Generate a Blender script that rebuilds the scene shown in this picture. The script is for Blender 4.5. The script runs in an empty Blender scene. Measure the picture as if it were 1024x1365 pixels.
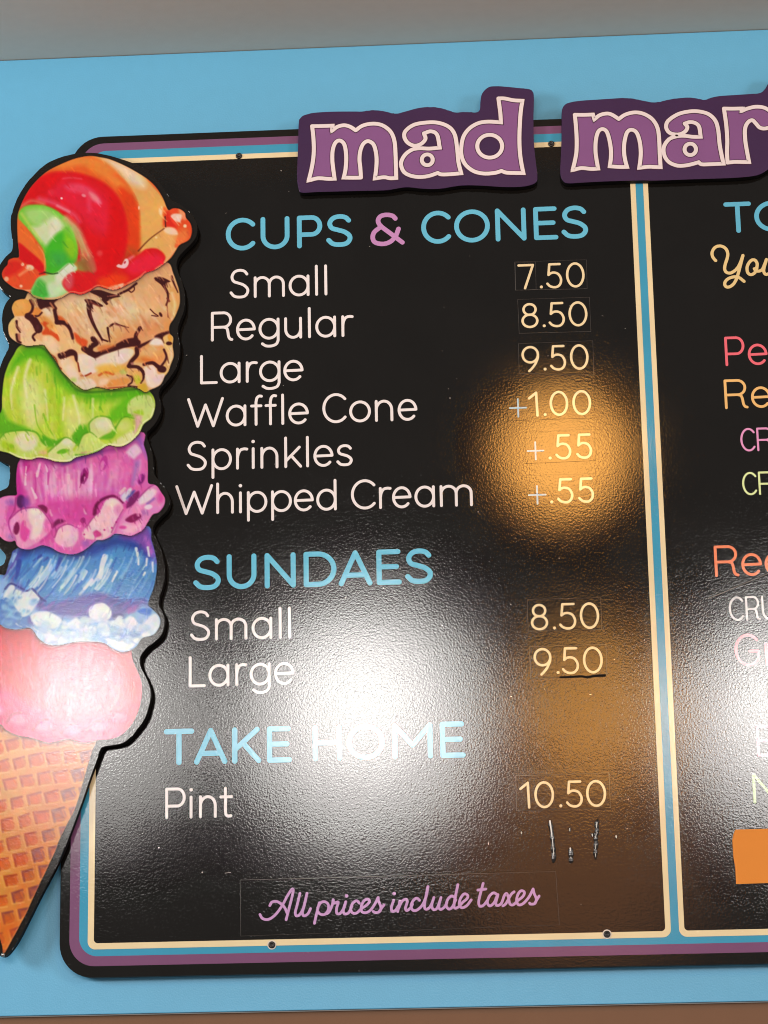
import bpy, bmesh, math, random
import numpy as np
from mathutils import Vector, Matrix

# ------------------------------------------------------------------ camera
scene = bpy.context.scene
COL = scene.collection
F_PX, CX, CY = 3000.0, 512.0, 682.5            # focal length and centre, in photo pixels
ROLL, PITCH, YAW = (math.radians(a) for a in (-1.088, 13.533, 2.849))
CAM = Vector((0.0, -3.2, 1.55))
ROT = (Matrix.Rotation(YAW, 3, 'Z') @ Matrix.Rotation(PITCH, 3, 'X')
       @ Matrix(((1, 0, 0), (0, 0, -1), (0, 1, 0))) @ Matrix.Rotation(ROLL, 3, 'Z'))
cam_data = bpy.data.cameras.new('camera')
cam_data.sensor_fit = 'VERTICAL'
cam_data.sensor_height = 36.0
cam_data.lens = F_PX / 1365.0 * 36.0
cam_data.clip_start = 0.05
cam_data.clip_end = 200.0
cam = bpy.data.objects.new('camera', cam_data)
cam.matrix_world = Matrix.Translation(CAM) @ ROT.to_4x4()
COL.objects.link(cam)
scene.camera = cam

# ------------------------------------------------------------------ light
world = bpy.data.worlds.new('World')
scene.world = world
world.use_nodes = True
bg = world.node_tree.nodes['Background']
bg.inputs['Color'].default_value = (1.0, 0.93, 0.88, 1)
bg.inputs['Strength'].default_value = 0.22

scene.view_settings.view_transform = 'Standard'
scene.view_settings.look = 'None'
scene.view_settings.exposure = 0.0
scene.view_settings.gamma = 1.0
scene.view_settings.use_curve_mapping = False
scene.cycles.max_bounces = 6
scene.cycles.use_denoising = True
scene.cycles.filter_width = 1.05

def lamp(name, loc, watts, radius, color):
    d = bpy.data.lights.new(name, 'POINT')
    d.energy = watts
    d.shadow_soft_size = radius
    d.color = color
    o = bpy.data.objects.new(name, d)
    o.location = loc
    COL.objects.link(o)
    return o

# round lamps hanging under the ceiling of the shop, behind and in front of the viewer; added lights come last
LAMP_WHITE = (1.0, 0.955, 0.92)
LAMP_AMBER = (1.0, 0.45, 0.095)
# frosted globes with their hot bulbs
lamp('ceiling_lamp', (-0.485, -4.80, 2.705), 95, 0.47, LAMP_WHITE)
lamp('ceiling_lamp_bulb', (-0.49, -4.80, 2.765), 31, 0.25, LAMP_WHITE)
lamp('ceiling_lamp', (-1.44, -4.67, 2.71), 46, 0.43, LAMP_WHITE)
lamp('ceiling_lamp_bulb', (-1.475, -4.67, 2.785), 19, 0.18, LAMP_WHITE)
lamp('ceiling_lamp', (1.09, -5.20, 2.73), 92, 0.44, LAMP_WHITE)
lamp('ceiling_lamp_bulb', (1.09, -5.20, 2.79), 22, 0.20, LAMP_WHITE)
lamp('pendant_lamp', (0.155, -1.53, 2.80), 9.5, 0.155, LAMP_AMBER)
lamp('pendant_lamp_bulb', (0.155, -1.51, 2.785), 4, 0.10, LAMP_AMBER)
lamp('pendant_lamp', (0.375, -5.30, 2.80), 29, 0.30, LAMP_AMBER)
lamp('added_warm_light', (0.32, -7.04, 2.46), 18, 0.56, (1.0, 0.36, 0.10))  # added light, sets a broad brown reflection on the board's lower right
lamp('added_key_light', (-3.4, -2.6, 2.75), 265, 0.55, LAMP_WHITE)  # added key, set to the side so its reflection misses the view
lamp('added_key_light', (3.6, -3.4, 2.75), 180, 0.55, LAMP_WHITE)  # added weaker key from the other side


# ------------------------------------------------------------------ helpers
def W(px, py, y):
    """Point of the vertical plane at depth y that the photo shows at pixel (px, py)."""
    d = ROT @ Vector(((px - CX) / F_PX, -(py - CY) / F_PX, -1.0))
    t = (y - CAM.y) / d.y
    return CAM + d * t

def srgb(h):
    h = h.lstrip('#')
    out = []
    for i in (0, 2, 4):
        v = int(h[i:i + 2], 16) / 255.0
        out.append(v / 12.92 if v <= 0.04045 else ((v + 0.055) / 1.055) ** 2.4)
    return tuple(out)

def zc(ox, oy, s, pts):
    return [(ox + p[0] / s, oy + p[1] / s) for p in pts]

def catmull(pts, n=8, closed=False):
    pts = [np.array(p, float) for p in pts]
    m = len(pts)
    out = []
    for i in range(m if closed else m - 1):
        if closed:
            p0, p1, p2, p3 = pts[i - 1], pts[i], pts[(i + 1) % m], pts[(i + 2) % m]
        else:
            p1, p2 = pts[i], pts[i + 1]
            p0 = pts[i - 1] if i > 0 else 2 * p1 - p2
            p3 = pts[i + 2] if i + 2 < m else 2 * p2 - p1
        for k in range(n):
            t = k / n
            out.append(0.5 * (2 * p1 + (p2 - p0) * t + (2 * p0 - 5 * p1 + 4 * p2 - p3) * t * t
                              + (3 * p1 - p0 - 3 * p2 + p3) * t ** 3))
    if not closed:
        out.append(pts[-1])
    return [(float(p[0]), float(p[1])) for p in out]

def catmull_corners(pts, n=6):
    """Closed smooth outline; a point given as (x, y, 1) is a sharp corner."""
    m = len(pts)
    cs = [i for i, p in enumerate(pts) if len(p) > 2]
    if not cs:
        return catmull(pts, n, True)
    out = []
    for a, b in zip(cs, cs[1:] + [cs[0] + m]):
        seg = [pts[i % m][:2] for i in range(a, b + 1)]
        out += catmull(seg, n)[:-1]
    return out

def thing(name, label, cat, loc=(0, 0, 0), group=None):
    o = bpy.data.objects.new(name, None)
    o.empty_display_size = 0.1
    COL.objects.link(o)
    o.location = loc
    tag(o, label, cat, group)
    return o

def tag(o, label=None, cat=None, group=None, kind=None):
    if label: o['label'] = label
    if cat: o['category'] = cat
    if group: o['group'] = group
    if kind: o['kind'] = kind
    return o

def link(name, me, mats, parent=None, label=None):
    for m in (mats if isinstance(mats, (list, tuple)) else [mats]):
        me.materials.append(m)
    o = bpy.data.objects.new(name, me)
    COL.objects.link(o)
    if parent:
        o.parent = parent
        me.transform(Matrix.Translation(-Vector(parent_loc(parent))))
    if label: o['label'] = label
    return o

def parent_loc(o):
    v = Vector(o.location)
    while o.parent:
        o = o.parent
        v += Vector(o.location)
    return v

def mesh(name, verts, faces, midx=None):
    me = bpy.data.meshes.new(name)
    me.from_pydata([tuple(v) for v in verts], [], faces)
    if midx is not None:
        me.polygons.foreach_set('material_index', midx)
    me.update()
    return me

def solid(name, outline, y_front, y_back, bevel=0.001):
    """Outline of world (x, z) points made into a slab with an eased front edge."""
    bm = bmesh.new()
    area = sum(outline[i - 1][0] * outline[i][1] - outline[i][0] * outline[i - 1][1] for i in range(len(outline)))
    if area < 0:
        outline = outline[::-1]
    vs = [bm.verts.new((x, y_front, z)) for x, z in outline]
    f = bm.faces.new(vs)
    f.normal_update()
    vb = [bm.verts.new((x, y_back, z)) for x, z in outline]
    n = len(vs)
    for i in range(n):
        j = (i + 1) % n
        bm.faces.new((vs[j], vs[i], vb[i], vb[j]))
    bm.faces.new(vb[::-1])
    if bevel:
        edges = [e for e in bm.edges if all(abs(v.co.y - y_front) < 1e-7 for v in e.verts)]
        bmesh.ops.bevel(bm, geom=edges, offset=bevel, segments=2, profile=0.5, affect='EDGES', clamp_overlap=True)
    bmesh.ops.recalc_face_normals(bm, faces=bm.faces[:])
    for f in bm.faces:
        f.material_index = 1 if abs(f.normal.y) < 0.12 and max(v.co.y for v in f.verts) > y_front + 0.004 else 0
    me = bpy.data.meshes.new(name)
    bm.to_mesh(me)
    bm.free()
    return me

def pxw(pts, y):
    r = []
    for p in pts:
        w = W(p[0], p[1], y)
        r.append((w.x, w.z))
    return r

class Ribbons:
    """Flat round-ended strokes on a vertical plane; each stroke sits a hair above the last."""
    def __init__(self, y, step=0.00003):
        self.v, self.f, self.y, self.step = [], [], y, step
    def stroke(self, pts, w, closed=False, w1=None):
        pts = [np.array(p, float) for p in pts]
        q = [pts[0]]
        for p in pts[1:]:
            if np.linalg.norm(p - q[-1]) > 1e-5: q.append(p)
        pts = q
        if closed and np.linalg.norm(pts[0] - pts[-1]) < 1e-5: pts = pts[:-1]
        n = len(pts)
        h = w / 2
        h1 = (w1 if w1 is not None else w) / 2
        if n == 1:
            self.disc(pts[0], h)
            return
        L, R, D = [], [], []
        for i in range(n):
            if closed:
                a, b = pts[i] - pts[i - 1], pts[(i + 1) % n] - pts[i]
            else:
                a = pts[i] - pts[i - 1] if i > 0 else pts[1] - pts[0]
                b = pts[i + 1] - pts[i] if i < n - 1 else pts[-1] - pts[-2]
            a = a / np.linalg.norm(a); b = b / np.linalg.norm(b)
            t = a + b
            if np.linalg.norm(t) < 1e-6: t = a
            t = t / np.linalg.norm(t)
            k = min(1 / max(float(np.dot(t, a)), 0.3), 1.6)
            nn = np.array((-t[1], t[0]))
            hh = h + (h1 - h) * i / max(n - 1, 1)
            L.append(pts[i] + nn * hh * k); R.append(pts[i] - nn * hh * k); D.append(t)
        o = len(self.v)
        for i in range(n):
            self.v.append((L[i][0], self.y, L[i][1])); self.v.append((R[i][0], self.y, R[i][1]))
        for i in range(n if closed else n - 1):
            j = (i + 1) % n
            self.f.append((o + 2 * i, o + 2 * i + 1, o + 2 * j + 1, o + 2 * j))
        if not closed:
            for end, sg, hh in ((0, -1, h), (n - 1, 1, h1)):
                a0 = math.atan2(D[end][1], D[end][0]) * 1.0
                base = a0 - math.pi / 2 if sg > 0 else a0 + math.pi / 2
                first, last = (2 * end + 1, 2 * end) if sg > 0 else (2 * end, 2 * end + 1)
                ids = [o + first]
                for k in range(1, 8):
                    a = base + math.pi * k / 8
                    ids.append(len(self.v))
                    self.v.append((pts[end][0] + hh * math.cos(a), self.y, pts[end][1] + hh * math.sin(a)))
                ids.append(o + last)
                self.f.append(tuple(ids))
        self.y -= self.step
    def long_stroke(self, pts, w, closed=False, size=7):
        """a winding stroke laid down in short overlapping lengths, so that it may cross itself"""
        pts = list(pts)
        if closed: pts = pts + [pts[0]]
        y0 = self.y
        k = 0
        for i in range(0, len(pts) - 1, size):
            self.y = y0 - 0.000006 * (k % 10)
            seg = pts[i:i + size + 1]
            st = self.step; self.step = 0.0
            self.stroke(seg, w)
            self.step = st
            k += 1
        self.y = y0 - 0.00006
    def disc(self, c, r):
        o = len(self.v)
        for k in range(20):
            a = 2 * math.pi * k / 20
            self.v.append((c[0] + r * math.cos(a), self.y, c[1] + r * math.sin(a)))
        self.f.append(tuple(range(o, o + 20)))
        self.y -= self.step
    def build(self, name, m, parent=None, label=None):
        me = mesh(name, self.v, self.f)
        bm = bmesh.new(); bm.from_mesh(me)
        for f in bm.faces:
            f.normal_update()
            if f.normal.y > 0: f.normal_flip()
        bm.to_mesh(me); bm.free()
        return link(name, me, m, parent, label)

# ------------------------------------------------------------------ materials
def laminate_group():
    """Orange-peel wrinkle of the glossy printed laminate, in metres."""
    g = bpy.data.node_groups.new('laminate_peel', 'ShaderNodeTree')
    g.interface.new_socket('Normal', in_out='OUTPUT', socket_type='NodeSocketVector')
    N, Lk = g.nodes, g.links
    out = N.new('NodeGroupOutput')
    geo = N.new('ShaderNodeNewGeometry')
    n1 = N.new('ShaderNodeTexNoise'); n1.inputs['Scale'].default_value = PEEL_SCALE
    n1.inputs['Detail'].default_value = 2.0; n1.inputs['Roughness'].default_value = 0.45
    n1.inputs['Distortion'].default_value = 0.6
    n2 = N.new('ShaderNodeTexNoise'); n2.inputs['Scale'].default_value = 9.0
    n2.inputs['Detail'].default_value = 1.0
    mul = N.new('ShaderNodeMath'); mul.operation = 'MULTIPLY_ADD'
    mul.inputs[1].default_value = 1.0
    sc = N.new('ShaderNodeMath'); sc.operation = 'MULTIPLY'; sc.inputs[1].default_value = 1.5
    b = N.new('ShaderNodeBump'); b.inputs['Strength'].default_value = 1.0
    b.inputs['Distance'].default_value = PEEL_DEPTH
    Lk.new(geo.outputs['Position'], n1.inputs['Vector'])
    Lk.new(geo.outputs['Position'], n2.inputs['Vector'])
    Lk.new(n2.outputs['Fac'], sc.inputs[0])
    Lk.new(n1.outputs['Fac'], mul.inputs[0]); Lk.new(sc.outputs[0], mul.inputs[2])
    Lk.new(mul.outputs[0], b.inputs['Height'])
    Lk.new(b.outputs['Normal'], out.inputs['Normal'])
    return g
PEEL_SCALE = 345.0
PEEL_DEPTH = 0.00009
GLOSS_ROUGH = 0.05
PEEL = laminate_group()

def laminate(name, color, rough=None, attr=None, grime=0.0, spec=0.5):
    m = bpy.data.materials.new(name)
    m.use_nodes = True
    nt = m.node_tree; N, Lk = nt.nodes, nt.links
    p = N['Principled BSDF']
    p.inputs['Roughness'].default_value = GLOSS_ROUGH if rough is None else rough
    p.inputs['IOR'].default_value = 1.58
    p.inputs['Specular IOR Level'].default_value = spec
    g = N.new('ShaderNodeGroup'); g.node_tree = PEEL
    Lk.new(g.outputs['Normal'], p.inputs['Normal'])
    if attr:
        a = N.new('ShaderNodeAttribute'); a.attribute_name = attr
        src = a.outputs['Color']
    else:
        geo = N.new('ShaderNodeNewGeometry')
        n = N.new('ShaderNodeTexNoise'); n.inputs['Scale'].default_value = 14; n.inputs['Detail'].default_value = 5
        Lk.new(geo.outputs['Position'], n.inputs['Vector'])
        r = N.new('ShaderNodeValToRGB')
        r.color_ramp.elements[0].position = 0.3; r.color_ramp.elements[1].position = 0.75
        k0, k1 = 0.94, 1.05
        r.color_ramp.elements[0].color = tuple(c * k0 for c in color) + (1,)
        r.color_ramp.elements[1].color = tuple(c * k1 + grime for c in color) + (1,)
        Lk.new(n.outputs['Fac'], r.inputs['Fac'])
        src = r.outputs['Color']
        if grime:
            mr = N.new('ShaderNodeMapRange')
            mr.inputs['To Min'].default_value = (GLOSS_ROUGH if rough is None else rough) * 0.9
            mr.inputs['To Max'].default_value = (GLOSS_ROUGH if rough is None else rough) * 1.25
            Lk.new(n.outputs['Fac'], mr.inputs['Value'])
            Lk.new(mr.outputs['Result'], p.inputs['Roughness'])
    Lk.new(src, p.inputs['Base Color'])
    return m

def paint(name, color, rough=0.6, scale=60, amp=0.05, bump=0.0002, spec=0.5, big=0.04):
    """Matt paint with a fine roller texture and slight unevenness."""
    m = bpy.data.materials.new(name)
    m.use_nodes = True
    nt = m.node_tree; N, Lk = nt.nodes, nt.links
    p = N['Principled BSDF']
    p.inputs['Roughness'].default_value = rough
    p.inputs['Specular IOR Level'].default_value = spec
    geo = N.new('ShaderNodeNewGeometry')
    n = N.new('ShaderNodeTexNoise'); n.inputs['Scale'].default_value = scale; n.inputs['Detail'].default_value = 6
    n2 = N.new('ShaderNodeTexNoise'); n2.inputs['Scale'].default_value = 2.3; n2.inputs['Detail'].default_value = 3
    Lk.new(geo.outputs['Position'], n.inputs['Vector']); Lk.new(geo.outputs['Position'], n2.inputs['Vector'])
    mx = N.new('ShaderNodeMix'); mx.data_type = 'RGBA'
    mx.inputs['A'].default_value = tuple(c * (1 - amp) for c in color) + (1,)
    mx.inputs['B'].default_value = tuple(c * (1 + amp) for c in color) + (1,)
    Lk.new(n.outputs['Fac'], mx.inputs['Factor'])
    mx2 = N.new('ShaderNodeMix'); mx2.data_type = 'RGBA'; mx2.blend_type = 'MULTIPLY'
    mx2.inputs['Factor'].default_value = 1.0
    mr = N.new('ShaderNodeMapRange'); mr.inputs['To Min'].default_value = 1 - big; mr.inputs['To Max'].default_value = 1 + big
    Lk.new(n2.outputs['Fac'], mr.inputs['Value'])
    Lk.new(mx.outputs['Result'], mx2.inputs['A']); Lk.new(mr.outputs['Result'], mx2.inputs['B'])
    Lk.new(mx2.outputs['Result'], p.inputs['Base Color'])
    b = N.new('ShaderNodeBump'); b.inputs['Strength'].default_value = 0.6; b.inputs['Distance'].default_value = bump
    nb = N.new('ShaderNodeTexNoise'); nb.inputs['Scale'].default_value = 420; nb.inputs['Detail'].default_value = 3
    Lk.new(geo.outputs['Position'], nb.inputs['Vector'])
    Lk.new(nb.outputs['Fac'], b.inputs['Height']); Lk.new(b.outputs['Normal'], p.inputs['Normal'])
    return m

# ------------------------------------------------------------------ the printed ice cream artwork
# a small painter: flat polygons, soft blobs and brush strokes laid on a canvas that becomes
# the print on the cut-out sign (one colour per mesh point, no image file)
AX0, AX1, AY0, AY1, AR = -130.0, 262.0, 198.0, 1282.0, 1.2
AW, AH = int((AX1 - AX0) * AR) + 1, int((AY1 - AY0) * AR) + 1
art_rng = np.random.RandomState(5)

class Canvas:
    def __init__(self):
        self.rgb = np.zeros((AH, AW, 3)) + np.array(hexs('#14110f'))
        self.clip = None
    def box(self, x0, y0, x1, y1, pad):
        i0 = max(0, int((x0 - pad - AX0) * AR)); i1 = min(AW, int((x1 + pad - AX0) * AR) + 2)
        j0 = max(0, int((y0 - pad - AY0) * AR)); j1 = min(AH, int((y1 + pad - AY0) * AR) + 2)
        if i1 <= i0 or j1 <= j0: return None
        X, Y = np.meshgrid(AX0 + np.arange(i0, i1) / AR, AY0 + np.arange(j0, j1) / AR)
        return i0, i1, j0, j1, X, Y
    def put(self, b, a, col):
        i0, i1, j0, j1 = b[:4]
        if self.clip is not None: a = a * self.clip[j0:j1, i0:i1]
        a = a[..., None]
        self.rgb[j0:j1, i0:i1] = self.rgb[j0:j1, i0:i1] * (1 - a) + np.array(hexs(col) if isinstance(col, str) else col) * a
    def poly(self, pts, col, soft=0.9, a=1.0, smooth=True):
        if smooth: pts = catmull(pts, 5, True)
        xs = [p[0] for p in pts]; ys = [p[1] for p in pts]
        b = self.box(min(xs), min(ys), max(xs), max(ys), soft + 1)
        if b is None: return
        d = sd_poly(pts, b[4], b[5])
        self.put(b, a * np.clip(0.5 - d / (2 * soft), 0, 1), col)
    def line(self, pts, w, col, soft=0.8, a=1.0, w1=None, smooth=True):
        if smooth and len(pts) > 2: pts = catmull(pts, 5)
        w1 = w if w1 is None else w1
        xs = [p[0] for p in pts]; ys = [p[1] for p in pts]
        b = self.box(min(xs), min(ys), max(xs), max(ys), max(w, w1) / 2 + soft + 1)
        if b is None: return
        X, Y = b[4], b[5]
        best = np.full(X.shape, 1e9)
        n = len(pts) - 1
        for k in range(n):
            ax, ay = pts[k]; bx, by = pts[k + 1]
            dx, dy = bx - ax, by - ay
            t = np.clip(((X - ax) * dx + (Y - ay) * dy) / max(dx * dx + dy * dy, 1e-9), 0, 1)
            r = (w + (w1 - w) * (k + t) / n) / 2
            best = np.minimum(best, np.hypot(X - ax - t * dx, Y - ay - t * dy) - r)
        self.put(b, a * np.clip(0.5 - best / (2 * soft), 0, 1), col)
    def blob(self, c, rx, ry, col, soft=0.8, a=1.0, rot=0.0):
        p = []
        for k in range(14):
            t = 2 * math.pi * k / 14
            x, y = rx * math.cos(t), ry * math.sin(t)
            cr, sr = math.cos(rot), math.sin(rot)
            p.append((c[0] + x * cr - y * sr, c[1] + x * sr + y * cr))
        self.poly(p, col, soft, a)

def hexs(h):
    h = h.lstrip('#')
    return [int(h[i:i + 2], 16) / 255.0 for i in (0, 2, 4)]

def sd_poly(pts, X, Y):
    d = np.full(X.shape, 1e18)
    s = np.zeros(X.shape, bool)
    n = len(pts)
    for i in range(n):
        ax, ay = pts[i - 1]; bx, by = pts[i]
        ex, ey = bx - ax, by - ay
        L = ex * ex + ey * ey
        if L < 1e-12: continue
        wx, wy = X - ax, Y - ay
        t = np.clip((wx * ex + wy * ey) / L, 0, 1)
        d = np.minimum(d, (wx - ex * t) ** 2 + (wy - ey * t) ** 2)
        if ay != by:
            c = ((ay > Y) != (by > Y)) & (X < ex * (Y - ay) / ey + ax)
            s ^= c
    d = np.sqrt(d)
    return np.where(s, -d, d)

def full_mask(outline, soft=0.9):
    X, Y = np.meshgrid(AX0 + np.arange(AW) / AR, AY0 + np.arange(AH) / AR)
    return sd_poly(outline, X, Y), X, Y

# outlines of the printed shapes (photo pixels)
S_RAINBOW = [(24, 287.5), (27.3, 276.6), (32.8, 264), (41, 250.6), (52, 238.3), (64.3, 228), (82, 219), (101, 211.6), (120.3, 208.2), (136.7, 210.3),
 (147.8, 213), (165.5, 220.5), (182, 229.4), (198.4, 239.7), (209.3, 250.6), (217.5, 264.3), (222.3, 276.6), (225.5, 280.2), (231.2, 277.6), (239.4, 278.6), (246.2, 283.4),
 (247.8, 290.2), (253, 296.4), (255.4, 303), (255.5, 311.9), (251.7, 320), (239.4, 326.2), (234.6, 333.8), (228.4, 343.3), (218.9, 351.5), (206.6, 359.7),
 (194.3, 363.8), (184.7, 372), (173.8, 377.5), (160, 384.3), (150.5, 386.4), (141, 384.3), (130, 381.6), (119, 388.4), (108, 392.5), (98.4, 390.5), (91.6, 391.2),
 (82, 396.6), (69.7, 399.4), (54.7, 398.7), (45, 395.3), (41, 391), (31.4, 386.4), (20.5, 384.3), (11, 378), (4.8, 372), (2.7, 365), (5.5, 358.4), (10.3, 352.9),
 (11.6, 346.7), (17.8, 344), (25.3, 343.3), (25.7, 335), (24, 317.3), (23.5, 301)]
S_CARAMEL = [(60, 380), (140, 370), (200, 350), (224.3, 350), (231.2, 363.8), (238, 383), (239.9, 395), (239.2, 407.3), (233, 422.4), (226.2, 433.3), (226.2, 444.3), (231, 449.7),
 (230.3, 460.7), (231.7, 474.3), (227.6, 486.6), (225, 494.5), (219.5, 502), (214, 513), (201, 519.6), (193.6, 522.7), (184.3, 517.7), (171.3, 515.3), (149, 519),
 (128.6, 516), (113.8, 519.6), (102.7, 514), (91.5, 503.8), (82.3, 494.5), (74.8, 481.5), (63.7, 466.7), (58.4, 460), (48.2, 460), (36.8, 461.2), (29.2, 458.7),
 (20.3, 455), (12.7, 447.3), (11.4, 434.6), (15.2, 427), (19, 423), (16.5, 415.5), (15.9, 409.2), (20.3, 401.6), (28, 398.8), (33.6, 397.8), (38, 389), (46, 384)]
S_LIME = [(28, 460), (60, 450), (110, 500), (180, 505), (196, 518), (202, 524.2), (205.6, 529.8), (207.1, 537.2), (206.2, 546), (202, 557.2), (191.2, 565.8), (184.7, 578.7), (171.9, 590.5), (159, 595.4), (144, 593.7),
 (131, 601.2), (116, 606.2), (101, 609.8), (92.4, 615.2), (75.2, 615.2), (64.4, 612), (51.6, 609.8), (40.8, 612.6), (25.8, 610.5), (12.9, 604.4), (0, 601), (-12, 597),
 (-22, 586), (-20, 570), (-10, 558), (1.5, 549), (2.6, 528), (5.3, 504.5), (10.2, 488), (17.8, 474)]
S_PINK = [(26.4, 614), (40, 600), (100, 590), (186, 575), (192, 592.9), (196.7, 609.3), (197.6, 626.9), (197.9, 643), (205, 645.6), (210.8, 649), (215.5, 656.8), (219.9, 664.4), (219, 673.8), (212, 683), (203.8, 686),
 (197.9, 694.8), (192, 704.8), (185, 710), (174.5, 714.2), (163.9, 712.4), (153.4, 711.8), (146.3, 716.5), (137, 720), (128.8, 720.6), (116, 731), (110, 734.8), (102, 738.3),
 (91.4, 738.9), (78.5, 736), (68, 730), (57.4, 727), (50.4, 729), (41, 732.4), (30.5, 731.8), (22.9, 727.7), (20, 721.3), (14, 722.5), (7, 720.7), (0, 715.4),
 (-9, 706), (-13, 692), (-9, 676), (0, 664), (11.7, 660.4), (22, 659.8), (22.3, 652.7), (21.7, 638.7), (22.9, 623.4)]
S_BLUE = [(21, 732), (60, 715), (120, 715), (193.4, 700), (202, 720), (207, 737.3), (209.6, 756), (205.9, 781), (199.6, 798.3), (197.5, 806), (202, 810.8), (209.6, 818.3), (213.7, 826), (212, 836.4), (203.9, 846.2),
 (189.8, 850.5), (180.5, 863.4), (164, 869.2), (150, 864.5), (136, 856.3), (105.5, 855), (79.7, 859.8), (63.3, 858.7), (51.6, 851), (45.7, 842.4), (38.7, 837), (21, 839),
 (7, 836.6), (0, 832), (-16, 830), (-30, 818), (-36, 800), (-28, 782), (-14, 770), (0, 766), (7, 766), (10.5, 755.7), (15.2, 741.6)]
S_CHERRY = [(-30, 828), (40, 815), (120, 830), (175, 850), (175.5, 866), (177.4, 881.3), (187.9, 905.4), (189.5, 924.8), (185.5, 945.7), (177.4, 963.5), (164.5, 978), (148, 985), (130, 986.5), (112, 990),
 (90, 985), (66, 990), (44, 984), (23, 980), (7.6, 972.7), (0, 966), (-20, 974), (-44, 966), (-58, 946), (-56, 920), (-42, 898), (-44, 872), (-40, 846)]
S_CONE = [(-60, 950), (30, 955), (130, 970), (128, 990), (122, 1004), (110, 1046), (100, 1078), (82, 1113.6), (70.3, 1141.8), (49.2, 1186), (35.2, 1216.8), (18.8, 1247.3), (5, 1270.7), (1.2, 1254), (-22, 1190), (-52, 1110), (-80, 1030)]

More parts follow.
